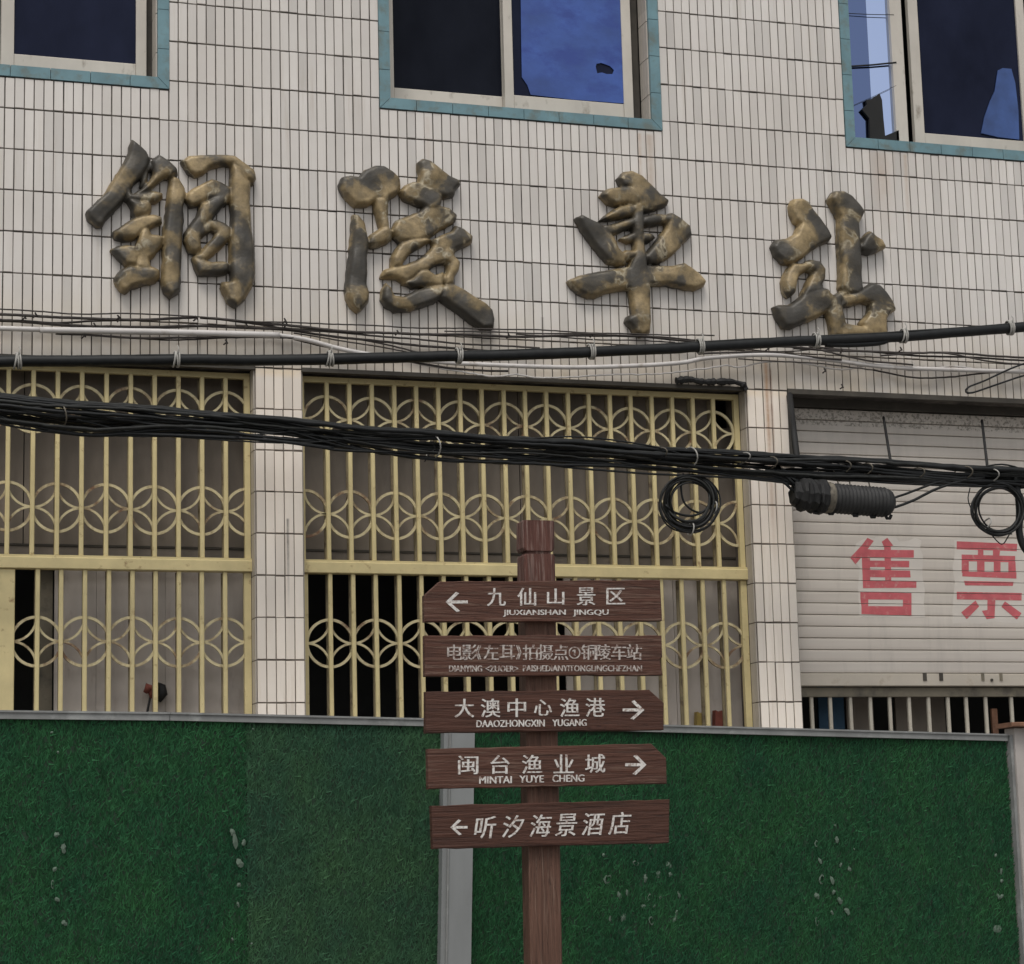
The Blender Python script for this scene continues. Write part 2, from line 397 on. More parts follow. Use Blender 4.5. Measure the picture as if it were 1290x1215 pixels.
# tiles
tiles = []                                                     # (x0,x1,z0,z1)
TG = 0.0054; TGH = 0.0078
def in_win(c, r):
    for c0, c1, rb in WIN:
        if c0 <= c < c1 and WTOP <= r < rb: return rb
    return None
for r in range(int(RT), 28):
    for c in range(CL, CR):
        t0, t1 = float(r), float(r + 1)
        if r >= OTOP and any(a <= c < b for a, b in OPN): continue
        rb = in_win(c, r)
        if rb is not None:
            if r + 1 <= rb: continue
            t0 = rb + .02
        tiles.append((c * CP + TG / 2, (c + 1) * CP - TG / 2, max(zr(t1) + TGH * .5, .01), zr(t0) - TGH * .5, r, c))
def scr_area(t):
    a = pix((t[0], 0, t[2])); b = pix((t[1], 0, t[3]))
    if not (-2 < (a[0] + b[0]) / 2 < 1292 and -5 < (a[1] + b[1]) / 2 < 905): return 0
    # hidden behind the bundle, hoarding or signpost?
    return abs(a[0] - b[0]) * abs(a[1] - b[1])
order = sorted(range(len(tiles)), key=lambda i: -scr_area(tiles[i]))
single = set(order[:300])
TW, TH = CP - TG, RP - TGH
full = MB().cbox(-TW / 2, TW / 2, 0, GY + .002, -TH / 2, TH / 2, .0016).mesh('tile', 'tile')
rest = MB()
for i, (x0, x1, z0, z1, r, c) in enumerate(tiles):
    jy = random.gauss(0, .0005); jz = random.gauss(0, .0010); jx = random.gauss(0, .0007)
    if i in single and abs((z1 - z0) - TH) < 1e-4:
        o = obj('tile', full, B, ((x0 + x1) / 2 + jx, jy, (z0 + z1) / 2 + jz))
        o.rotation_euler = (random.gauss(0, .004), 0, random.gauss(0, .010))
    elif i in single:
        MB().cbox(x0, x1, jy, GY + .002, z0, z1, .0016).build('tile', 'tile', B)
    else:
        k = len(rest.v); rest.cbox(x0 + jx, x1 + jx, jy, GY + .002, z0 + jz, z1 + jz, .0016)
        s1, s2 = random.gauss(0, .00018), random.gauss(0, .0004)
        for q in range(k + 8, k + 12):
            vx, vy, vz = rest.v[q]; rest.v[q] = (vx, vy + s1 * (1 if vx > (x0 + x1) / 2 else -1) + s2 * (1 if vz > (z0 + z1) / 2 else -1), vz)
tag(rest.build('tile_field', 'tile', B), kind='stuff')
# tiles returning into the reveals of the piers and windows
rev = MB()
def reveal(xf, sgn, ya, yb, z_hi, z_lo, strips=2):
    wdt = (yb - ya) / strips
    z = z_hi
    while z > z_lo + .01:
        zb = max(z - RP, z_lo)
        for k in range(strips):
            y0, y1 = ya + k * wdt + .002, ya + (k + 1) * wdt - .002
            xa, xb = (xf - .006, xf + .001) if sgn < 0 else (xf - .001, xf + .006)
            rev.box(xa, xb, y0, y1, zb + TG / 2, z - TG / 2)
        z = zb
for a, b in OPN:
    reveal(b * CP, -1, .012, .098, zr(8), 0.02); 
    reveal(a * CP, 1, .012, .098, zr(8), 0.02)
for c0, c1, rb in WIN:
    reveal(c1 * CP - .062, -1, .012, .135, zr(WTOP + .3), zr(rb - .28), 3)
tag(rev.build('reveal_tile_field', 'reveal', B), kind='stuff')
# filler behind window trim so that the reveal has a body
# ------------------------------------------------------------------ upper windows
TRW = .060
def mitre_trim(par, X0, X1, Zb, Zt):
    """teal tiles round the outside of an opening: bottom run, two jambs"""
    L = RP
    def piece(pts): 
        MB().prism(pts, -.006, GY + .06).build('trim_tile', 'teal', par)
    g_ = .0016
    n = int(round((X1 - X0) / L)); l = (X1 - X0) / n
    for k in range(n):
        a, b = X0 + k * l + g_, X0 + (k + 1) * l - g_
        ta = TRW if k == 0 else 0; tb = TRW if k == n - 1 else 0
        piece([(a, Zb), (b, Zb), (b - tb, Zb + TRW), (a + ta, Zb + TRW)])
    z = Zb; first = True
    while z < Zt - .01:
        z2 = min(z + L, Zt); lo = TRW if first else 0
        piece([(X0, z + g_), (X0 + TRW, z + lo + g_), (X0 + TRW, z2 - g_), (X0, z2 - g_)])
        piece([(X1 - TRW, z + lo + g_), (X1, z + g_), (X1, z2 - g_), (X1 - TRW, z2 - g_)])
        z = z2; first = False
def px_x(px, py, Y): return at(px, py, Y).x
def sash(par, xa, xb, zb, zt, y, mat, sl_=.050, sr_=.050, sbm=.065, pane_name='pane', pz=None):
    if pz is not None: sbm = at(pz[0], pz[1], y).z - zb
    s = MB()
    s.box(xa, xa + sl_, y, y + .032, zb, zt); s.box(xb - sr_, xb, y, y + .032, zb, zt)
    s.cbox(xa + sl_, xb - sr_, y + .002, y + .030, zb, zb + sbm, .004); s.box(xa + sl_, xb - sr_, y + .002, y + .030, zt - .05, zt)
    o = s.build('sash', 'alu', par)
    MB().box(xa + sl_ - .004, xb - sr_ + .004, y + .014, y + .019, zb + sbm - .004, zt - .048).build(pane_name, mat, par)
    return o
for i, (c0, c1, rb) in enumerate(WIN):
    X0, X1, Zb, Zt = c0 * CP, c1 * CP, zr(rb), zr(WTOP)
    a, b, zb, zt = X0 + TRW, X1 - TRW, Zb + TRW, Zt - TRW
    YF = .12
    fr = MB()
    fr.box(a, a + .028, YF, YF + .09, zb, zt)
    if i == 2: fr.box(b - .028, b, YF, YF + .09, zb, zt)
    fr.box(a + .028, b - .028, YF - .004, YF + .09, zb - .001, zb + .022); fr.box(a + .028, b - .028, YF, YF + .09, zt - .03, zt)
    wn_ = fr.build('window', 'alu', B)
    tag(wn_, ['dark upper window at the left edge of the facade', 'upper window with a torn blue sheet behind glass', 'upper window with bright sky-blue pane and black cloth'][i])
    mitre_trim(wn_, X0, X1, Zb, Zt)
    if i < 2: MB().box(b - .045, b, YF + .05, YF + .09, zb + .022, zt - .03).build('gap_shade', 'soffit', wn_)  # dark strip that paints in the shaded gap beside the sash
    # sill bed below the frame
    MB().box(a, b, .055, .30, zb - .03, zb - .003).build('sill', 'teal', wn_)
    zs = zb + .018
    mid = (a + b) / 2
    if i == 0:
        m_ = px_x(1, 60, YF + .02)
        sash(wn_, a + .03, m_ + .05, zs, zt - .03, YF + .045, 'glass_black')
        sash(wn_, m_, b - .03 - .01, zs, zt - .03, YF + .006, 'glass_navy', .066, .055, pz=(100, 74.5))
    elif i == 1:
        xa = px_x(636, 100, YF); xb = px_x(797, 100, YF)
        sash(wn_, a + .008, xa + .05, zs + .002, zt - .03, YF + .045, 'glass_black', .060, .05, pz=(560, 115.5))
        sash(wn_, xa, xb, zs - .012, zt - .03, YF + .004, 'glass_navy', .052, .056, pz=(718, 125.5))
        # blue sheet taped behind the right-hand pane, with a torn hole
        Yb = YF + .017
        Pp = lambda x, y: (at(x, y, Yb).x, at(x, y, Yb).z)
        outer = [Pp(668, 120), Pp(664, 108), Pp(657, 98), Pp(656, 40), Pp(655, -60), Pp(783, -45), Pp(784, 60), Pp(786, 131), Pp(720, 126)]
        hole = [Pp(750, 85), Pp(751, 81), Pp(757, 80), Pp(763, 82), Pp(768, 84), Pp(773, 89), Pp(771, 94), Pp(764, 94), Pp(758, 92), Pp(752, 93)]
        bm = bmesh.new()
        ov = [bm.verts.new((x, Yb, z)) for x, z in outer]; hv = [bm.verts.new((x, Yb, z)) for x, z in hole]
        ed = [bm.edges.new((ov[k], ov[(k + 1) % len(ov)])) for k in range(len(ov))] + [bm.edges.new((hv[k], hv[(k + 1) % len(hv)])) for k in range(len(hv))]
        bmesh.ops.triangle_fill(bm, use_beauty=True, use_dissolve=False, edges=ed)
        ex = bmesh.ops.extrude_face_region(bm, geom=list(bm.faces))
        for v in ex['geom']:
            if isinstance(v, bmesh.types.BMVert): v.co.y -= .0015
        bmesh.ops.translate(bm, verts=bm.verts, vec=(0, -.0045, 0))
        bmesh.ops.recalc_face_normals(bm, faces=bm.faces)
        me = bpy.data.meshes.new('blue_sheet'); bm.to_mesh(me); bm.free(); me.materials.append(M['blue_sheet'])
        tag(obj('blue_sheet', me, wn_), 'blue plastic sheet with a torn hole')
    else:
        xa = px_x(1078, 100, YF); xs = px_x(1126, 100, YF); xs2 = px_x(1140, 100, YF); xr = px_x(1150, 100, YF); xr2 = px_x(1287, 100, YF)
        MB().box(a + .028, a + .05, YF + .01, YF + .05, zb + .022, zt - .03).build('jamb', 'alu', wn_)
        # left leaf: bright mirror pane, a strip tinted darker to paint in the reflected reveal
        xm = px_x(1096, 100, YF + .03)
        MB().box(a + .05, xm, YF + .030, YF + .036, zb + .02, zt - .03).build('pane', 'glass_reveal_tint', wn_)
        MB().box(xm + .001, xs + .01, YF + .031, YF + .037, zb + .02, zt - .03).build('pane', 'glass_sky', wn_)
        MB().box(xs, xs2 + .004, YF + .004, YF + .05, zb + .02, zt - .03).build('stile', 'alu', wn_)
        sash(wn_, xr - .003, xr2 + .05, zs - .004, zt - .03, YF + .006, 'glass_navy', .064, .055, pz=(1220, 172))
        Yc = YF + .012
        Pc = lambda x, y: (at(x, y, Yc).x, at(x, y, Yc).z)
        MB().prism([Pc(1236, 168), Pc(1240, 148), Pc(1247, 128), Pc(1253, 115), Pc(1257, 89), Pc(1263, 86), Pc(1274, 87), Pc(1279, 105), Pc(1283, 140), Pc(1284, 176), Pc(1258, 173)], Yc - .001, Yc + .004).build('blue_sheet', 'blue_sheet_hi', wn_)
        # two wires across the pane, and a black cloth hung in front of it
        for (xa_, ya_, xb_, yb_, rr) in ((1066, 17, 1126, 19, .0024), (1070, 84, 1129, 79, .0055), (1075, 133, 1129, 108, .0014)):
            MB().tube([at(xa_, ya_, YF + .012), at((xa_ + xb_) / 2, (ya_ + yb_) / 2 + .5, YF + .008), at(xb_, yb_, YF + .004)], rr, 6).build('wire', 'black', wn_)
        Yk = YF + .016
        Pk = lambda x, y: (at(x, y, Yk).x, at(x, y, Yk).z)
        k_ = MB(); k_.prism([Pk(1095, 178), Pk(1094, 150), Pk(1085, 139), Pk(1091, 133), Pk(1090, 127), Pk(1096, 126), Pk(1107, 119), Pk(1110, 127), Pk(1112, 152), Pk(1114, 172), Pk(1124, 168), Pk(1131, 165), Pk(1132, 182)], Yk - .012, Yk + .008)
        tag(k_.build('hanging_cloth', 'black', wn_), 'black cloth hung in front of the bright pane')

# ------------------------------------------------------------------ ground-floor grilles
GRY = .105
RZ = {1: sum(at(x, y, GRY).z for x, y in ((285, 524), (845, 543))) / 2,
      2: sum(at(x, y, GRY).z for x, y in ((165, 640), (470, 648.8), (808, 658))) / 3,
      3: sum(at(x, y, GRY).z for x, y in ((135, 810), (415, 811), (890, 811))) / 3}
TRZ1 = at(420, 705.5, GRY - .02).z; TRZ0 = at(420, 722.5, GRY - .02).z
def arc_band(mb, cx, cz, r, a0, a1, wdt, y0, y1, n):
    for k in range(n):
        p = a0 + (a1 - a0) * k / n; q = a0 + (a1 - a0) * (k + 1) / n
        pts = []
        for ang, rr in ((p, r - wdt / 2), (q, r - wdt / 2), (q, r + wdt / 2), (p, r + wdt / 2)):
            pts.append((cx + rr * math.cos(ang), cz + rr * math.sin(ang)))
        nv = len(mb.v)
        mb.v += [(x, y0, z) for x, z in pts] + [(x, y1, z) for x, z in pts]
        mb.f += [(nv, nv + 1, nv + 2, nv + 3), (nv + 7, nv + 6, nv + 5, nv + 4), (nv, nv + 4, nv + 5, nv + 1), (nv + 3, nv + 2, nv + 6, nv + 7)]
PITCH = .1239
RR = PITCH * 1.0
ring_me = {}
def ring_mesh(kind):
    if kind in ring_me: return ring_me[kind]
    mb = MB()
    full_ = [(0, 2 * math.pi)] if kind == 'full' else ([(math.pi / 2, 3 * math.pi / 2)] if kind == 'left' else [(-math.pi / 2, math.pi / 2)])
    for a0, a1 in full_: arc_band(mb, 0, 0, RR, a0, a1, .0145, 0, .014, 32 if kind == 'full' else 16)
    for sx in (-1, 1):
        if kind == 'left' and sx > 0 or kind == 'right' and sx < 0: continue
        for sz in (-1, 1):
            a = math.atan2(-sz, -sx)
            arc_band(mb, sx * RR, sz * RR, RR, a - math.pi / 4, a + math.pi / 4, .0118, .003, .013, 9)
    ring_me[kind] = mb.mesh('ring', 'yellow_ring'); return ring_me[kind]
def bar_mesh(name, h, mat, wd_=.0225, dp=.018):
    return MB().cbox(-wd_ / 2, wd_ / 2, 0, dp, -h / 2, h / 2, .003).mesh(name, mat)
ZT = zr(OTOP) - .012
def grille(gi, label, x_l, x_r, bars, first_par, lower_bars, lower_par, door=None):
    """bars: x positions; first_par: parity of the bars that carry the upper rings"""
    f = MB(); y0 = GRY - .006
    f.box(x_l, x_l + .036, y0, y0 + .03, .04, TRZ0 - .002); f.box(x_r - .036, x_r, y0, y0 + .03, .04, TRZ0 - .002)
    f.box(x_l, x_l + .026, y0, y0 + .03, TRZ1 + .002, ZT); f.box(x_r - .030, x_r, y0, y0 + .03, TRZ1 + .002, ZT)
    f.box(x_l + .026, x_r - .030, y0, y0 + .03, ZT - .03, ZT - .001)
    f.box(x_l + .036, x_r - .036, y0, y0 + .03, .04, .08)
    gr = f.build('window_grille', 'yellow', B); tag(gr, label)
    # transom with a small upper lip
    t = MB(); t.cbox(x_l - .004, x_r + .004, y0 - .022, y0 + .04, TRZ0, TRZ1 - .012, .004); t.box(x_l - .003, x_r + .003, y0 - .014, y0 + .04, TRZ1 - .0115, TRZ1)
    t.build('transom', 'yellow', gr)
    hu = ZT - .03 - TRZ1; zu = (ZT - .03 + TRZ1) / 2; hl = TRZ0 - .08; zl = (TRZ0 + .08) / 2
    mu = bar_mesh('bar', hu, 'yellow'); ml = bar_mesh('bar', hl, 'yellow')
    iu = bar_mesh('inner_bar', hu, 'yellow_shaded', .017, .014); il = bar_mesh('inner_bar', hl, 'yellow_shaded', .017, .014)
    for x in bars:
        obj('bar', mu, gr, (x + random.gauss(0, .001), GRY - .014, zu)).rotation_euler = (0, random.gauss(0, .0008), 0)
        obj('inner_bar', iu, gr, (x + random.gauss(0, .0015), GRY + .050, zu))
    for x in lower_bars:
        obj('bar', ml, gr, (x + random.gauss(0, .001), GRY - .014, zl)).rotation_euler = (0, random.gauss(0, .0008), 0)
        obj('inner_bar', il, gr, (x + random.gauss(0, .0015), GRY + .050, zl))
    xs = sorted(bars)
    def rings(row, xs_, par):
        for k, x in enumerate(xs_):
            if k % 2 == par: obj('ring', ring_mesh('full'), gr, (x, GRY + .006 + row * .0004, RZ[row] + random.gauss(0, .001)))
    rings(1, xs, first_par); rings(2, xs, 1 - first_par); rings(3, sorted(lower_bars), lower_par)
    return gr
# middle grille: 19 bars between its stiles
xl, xr_ = OPN[1][0] * CP + .008, OPN[1][1] * CP - .008
bars2 = [.857 + .12375 * k + (0.0 if k < 9 else .0) for k in range(19)]
low2 = [.863 + (3.103 - .863) / 18 * k for k in range(19)]
g2 = grille(1, 'middle yellow iron grille between two tiled piers', xl, xr_, bars2, 0, low2, 0)
for row, x, kind in ((2, bars2[0] - PITCH, 'right'), (2, bars2[-1] + PITCH, 'left')):
    obj('ring', ring_mesh(kind), g2, (x, GRY + .006, RZ[row]))
# left grille
xl1, xr1 = OPN[0][0] * CP + .008, OPN[0][1] * CP - .008
bars1 = [.436 - .1240 * (k + 1) for k in range(19)]
bars1 = [x for x in bars1 if x > xl1 + .05]
XJ = at(18, 800, GRY).x
low1 = [.424 - .1195 * (k + 1) for k in range(9)]
g1 = grille(0, 'yellow iron grille at the left end of the facade', xl1, xr1, bars1, (len(bars1) - 1) % 2, low1, (len(low1) - 1) % 2)
obj('ring', ring_mesh('left'), g1, (.436, GRY + .006, RZ[2]))
MB().cbox(XJ - .11, XJ, GRY - .012, GRY + .05, .04, TRZ0 - .001, .003).build('door_stile', 'yellow', g1)

# boards and glass behind the grilles
YP = .25
def panel(name, pxa, pxb, pya, pyb, mat, Y=YP, lab=None, th=.012):
    a = at(pxa, (pya + pyb) / 2, Y); b = at(pxb, (pya + pyb) / 2, Y)
    zt_, zb_ = at((pxa + pxb) / 2, pya, Y).z, at((pxa + pxb) / 2, pyb, Y).z
    o = MB().box(a.x, b.x, Y, Y + th, zb_, zt_).build(name, mat, B)
    if lab: tag(o, lab)
    return o
zl_ = at(500, 694, YP).z; zh_ = zr(7.6); zt2 = (TRZ0 + TRZ1) / 2
def pan(name, xa, xb, z0, z1, mat, Y=YP, th=.012, lab=None):
    o = MB().box(xa, xb, Y, Y + th, z0, z1).build(name, mat, B)
    if lab: tag(o, lab)
    return o
XA = lambda px: at(px, 600, YP).x
# transom lights: dark brown boards with a sill rail
for xa, xb in ((CL * CP + .1, XA(30)), (XA(30.6), XA(163)), (XA(163.6), OPN[0][1] * CP + .2)):
    pan('window_board', xa, xb - .003, zl_, zh_, 'panel_dark')
pan('board_rail', CL * CP + .1, OPN[0][1] * CP + .2, zl_ - .012, zl_ - .002, 'soffit', YP - .006, .03)
pan('window_board', CL * CP + .1, OPN[0][1] * CP + .2, zt2, zl_ - .014, 'panel_dark')
xe = XA(905)
brk = [OPN[1][0] * CP + .02, XA(520), XA(655), XA(790), xe]
for k in range(4): pan('window_board', brk[k] + .002, brk[k + 1] - .002, zl_, zh_, 'panel_dark', YP + (.004 if k % 2 else 0))
pan('board_rail', brk[0], brk[-1] + .15, zl_ - .012, zl_ - .002, 'soffit', YP - .006, .03)
pan('window_board', brk[0], brk[-1] + .15, zt2, zl_ - .014, 'panel_dark')
pan('window_board', xe + .002, XA(950), zl_, at(915, 540, YP).z, 'panel_dark')
# lower lights: pale boards, some bays left open to the dark room
pan('window_board', XA(52), XA(69), .3, zt2 - .004, 'olive_bar', YP + .05)
for xa, xb in ((70, 122), (122.4, 208), (208.4, 330)): pan('window_board', XA(xa), XA(xb), .3, zt2 - .004, 'panel_light', YP + random.uniform(0, .004))
for xa, xb in ((706, 768), (768.5, 842), (842.5, 960)): pan('window_board', XA(xa), XA(xb), .3, zt2 - .004, 'panel_light', YP + random.uniform(0, .004))
# dark steel edge above the openings
MB().box(OPN[0][0] * CP, OPN[0][1] * CP, -.006, .016, zr(OTOP) - .012, zr(OTOP) + .012).build('lintel_edge', 'soffit', B)
MB().box(OPN[1][0] * CP, OPN[1][1] * CP, -.006, .016, zr(OTOP) - .012, zr(OTOP) + .010).build('lintel_edge', 'soffit', B)
# rolled scrap of roofing felt on the lintel edge beside the pier
fl = MB(); fpts = spline([(852, 480, 0), (868, 478, 0), (884, 481, 0), (905, 481, 0), (922, 481, 0), (936, 485, 0), (940, 492, 0)], 3)
fl.tube([at(p[0], p[1], -.03) for p in fpts], [.012 + .013 * random.random() for _ in fpts], 7)
tag(fl.build('felt_scrap', 'black'), 'ragged roll of black felt on the lintel beside the pier', 'felt')

# ------------------------------------------------------------------ roller shutter (third opening)
SY = .20
sx0, sx1 = OPN[2][0] * CP + .006, OPN[2][1] * CP - .006
slat_px = [658, 671.6, 685.6, 700, 714.6, 730, 745, 759.4, 774, 789, 803.6, 818, 833, 848]
zs_ = [at(1032, y, SY).z for y in slat_px]
sp_ = (zs_[0] - zs_[-1]) / (len(zs_) - 1)
zbot = zs_[-1]; ztop = at(1010, 519, SY).z
bb = MB(); bb.cbox(sx0, sx1, SY - .012, SY + .03, at(1032, 864.4, SY - .012).z, zbot - .003, .004)
shut = bb.build('roller_shutter', 'shutter_bar', B); tag(shut, 'pale roller shutter with two red painted characters')
n_s = int(round((ztop - zbot) / sp_))
sm = MB(); L_ = sx1 - sx0; h = sp_ - .0028
prof = [(0, 0), (-.0052, .003), (-.0066, h * .25), (-.0066, h * .75), (-.0056, h - .003), (0, h)]
for k in range(len(prof) - 1):
    (ya, za), (yb, zb2) = prof[k], prof[k + 1]
    sm.quad((0, ya, za), (L_, ya, za), (L_, yb, zb2), (0, yb, zb2))
sm.quad((0, 0, 0), (L_, 0, 0), (L_, .012, 0), (0, .012, 0)); sm.quad((0, 0, h), (L_, 0, h), (L_, .012, h), (0, .012, h))
slat_me = sm.mesh('slat', 'shutter')
groove = []
for k in range(n_s):
    z = zbot + k * sp_; groove.append(z)
    obj('slat', slat_me, shut, (sx0, SY + random.gauss(0, .0006), z))
MB().box(sx0, sx1, SY + .010, SY + .016, zbot, zbot + n_s * sp_).build('shutter_backing', 'olive_bar', shut)
ztp = zbot + n_s * sp_
MB().box(sx0, sx1, SY - .03, SY + .25, ztp + .002, zr(OTOP) + .0).build('shutter_housing', 'soffit', shut)
MB().box(OPN[2][0] * CP, OPN[2][1] * CP, -.008, .02, zr(OTOP) - .016, zr(OTOP) + .012).build('lintel_edge', 'soffit', B)
MB().box(OPN[2][0] * CP - .004, OPN[2][0] * CP + .03, .012, SY + .05, zr(10.0), zr(OTOP) - .017).build('guide_channel', 'soffit', shut)
MB().box(OPN[2][0] * CP, OPN[2][0] * CP + .006, .03, SY + .05, .05, zr(10.0) - .002).build('guide_channel', 'shutter_bar', shut)
# olive rail and cream bars under the raised shutter
zr0 = at(1032, 866.5, SY + .03).z; zr1 = at(1032, 878, SY + .03).z
MB().box(sx0, sx1, SY + .025, SY + .075, zr1, zr0).build('shutter_rail', 'olive_bar', shut)
bm_ = bar_mesh('bar', zr1 - .1, 'cream', .021, .016)
fr3 = MB().box(sx0, sx1, SY + .05, SY + .08, .06, .0995).box(sx0, sx0 + .02, SY + .05, SY + .08, .1, zr1 - .002)
g3 = tag(fr3.build('window_grille', 'cream', B), 'cream barred opening under the raised roller shutter')
for px_ in (1023, 1046.6, 1072, 1097, 1121.6, 1146, 1170.5, 1195, 1218, 1242.6, 1275, 1299, 1323, 1347, 1371, 1395, 1419, 1443):
    obj('bar', bm_, g3, (at(px_, 895, SY + .04).x, SY + .036, (zr1 + .1) / 2))
pan('blue_cloth', at(1031, 890, .5).x, at(1063, 890, .5).x, .9, 2.85, 'bluecloth', .5, .02, 'blue cloth hung behind the cream bars')
pan('window_board', at(1066, 890, .62).x, at(1100, 890, .62).x, .9, 2.85, 'panel_dark', .62, .02)
pan('window_board', at(1128, 890, .6).x, at(1190, 890, .6).x, .9, 2.62, 'panel_dark', .6, .02)
MB().box(at(1249, 890, .3).x, at(1256, 890, .3).x, .3, .32, 1.0, at(1250, 893, .3).z).build('rusty_strip', 'rust', g3)
# fittings on the bottom bar
for px_, ww in ((1165, 5), (1185.5, 5), (1238, 4), (1261, 4)):
    a = at(px_ - ww / 2, 848, SY - .013); b = at(px_ + ww / 2, 858, SY - .013)
    MB().box(a.x, b.x, SY - .017, SY - .0115, b.z, a.z).build('lock_plate', 'olive_bar' if px_ > 1200 else 'soffit', shut)
MB().tube([at(1249.6, 857, SY - .02), at(1249.6, 857, SY - .011)], .009, 10).build('lock', 'soffit', shut)
# painted characters, cut at the slat joints
def painted(name, polys, mat, off, label):
    bm = bmesh.new(); y = SY - .0072 - off
    for k, poly in enumerate(polys):
        vs = [bm.verts.new((at(1032 + x / 5, 640 + z / 5, SY).x, y - k * .00006, at(1032 + x / 5, 640 + z / 5, SY).z)) for x, z in poly]
        bm.faces.new(vs)
    for z in groove:
        for zz in (z - .0028, z + .0003):
            geom = list(bm.verts) + list(bm.edges) + list(bm.faces)
            bmesh.ops.bisect_plane(bm, geom=geom, plane_co=(0, 0, zz), plane_no=(0, 0, 1))
    kill = [f for f in bm.faces if any(z - .0029 < f.calc_center_median().z < z + .0004 for z in groove)]
    bmesh.ops.delete(bm, geom=kill, context='FACES')
    bmesh.ops.recalc_face_normals(bm, faces=bm.faces)
    me = bpy.data.meshes.new(name); bm.to_mesh(me); bm.free(); me.materials.append(M[mat])
    return tag(obj(name, me, shut), label)
SHOU = [[(300, 190), (340, 210), (265, 310), (225, 357), (192, 315), (262, 240)], [(425, 190), (463, 240), (405, 250), (390, 215)], [(262, 262), (315, 262), (318, 505), (272, 505)],
        [(300, 265), (592, 268), (592, 315), (300, 312)], [(300, 333), (563, 336), (563, 376), (300, 374)], [(300, 392), (568, 397), (572, 440), (300, 438)], [(272, 458), (608, 462), (608, 505), (272, 507)],
        [(405, 245), (447, 245), (450, 462), (412, 462)], [(255, 530), (577, 538), (577, 580), (255, 578)], [(262, 620), (577, 622), (577, 683), (262, 670)], [(255, 570), (305, 570), (305, 625), (262, 625)], [(523, 575), (577, 575), (577, 625), (523, 625)]]
PIAO = [[(862, 212), (1243, 228), (1240, 275), (862, 262)], [(995, 262), (1030, 265), (1030, 302), (995, 300)], [(1090, 268), (1135, 272), (1130, 312), (1090, 308)], [(893, 295), (1230, 305), (1230, 345), (893, 337)],
        [(893, 330), (938, 330), (938, 410), (893, 410)], [(990, 338), (1037, 338), (1037, 405), (990, 405)], [(1095, 340), (1138, 340), (1138, 410), (1095, 410)], [(1187, 342), (1232, 342), (1235, 412), (1187, 412)],
        [(897, 403), (1238, 408), (1238, 447), (897, 433)], [(908, 462), (1220, 468), (1215, 493), (915, 490)], [(862, 530), (1272, 538), (1270, 585), (862, 578)],
        [(1055, 578), (1105, 580), (1100, 695), (1050, 703), (1020, 650), (1055, 645)], [(980, 585), (1003, 622), (925, 703), (890, 660)], [(1165, 590), (1270, 665), (1240, 705), (1143, 625)]]
painted('undercoat', [[(228, 226), (262, 205), (300, 188), (345, 195), (352, 186), (420, 182), (480, 190), (500, 214), (560, 208), (600, 190), (640, 206), (632, 260), (650, 300), (645, 420), (662, 520), (655, 600), (664, 690), (560, 694), (400, 688), (250, 690), (246, 600), (240, 500), (252, 380), (206, 330)], ], 'whitepatch', .0002, 'pale patch behind the painted character')
painted('undercoat', [[(846, 204), (960, 196), (1100, 206), (1250, 200), (1310, 214), (1310, 722), (1200, 728), (1100, 716), (1000, 732), (920, 722), (838, 728), (834, 640), (842, 560), (850, 470), (836, 380), (850, 290)]], 'whitepatch', .0002, 'pale patch behind the painted character')
painted('painted_character', SHOU, 'red', .0006, 'red painted character for sell')
painted('painted_character', PIAO, 'red', .0006, 'red painted character for ticket')

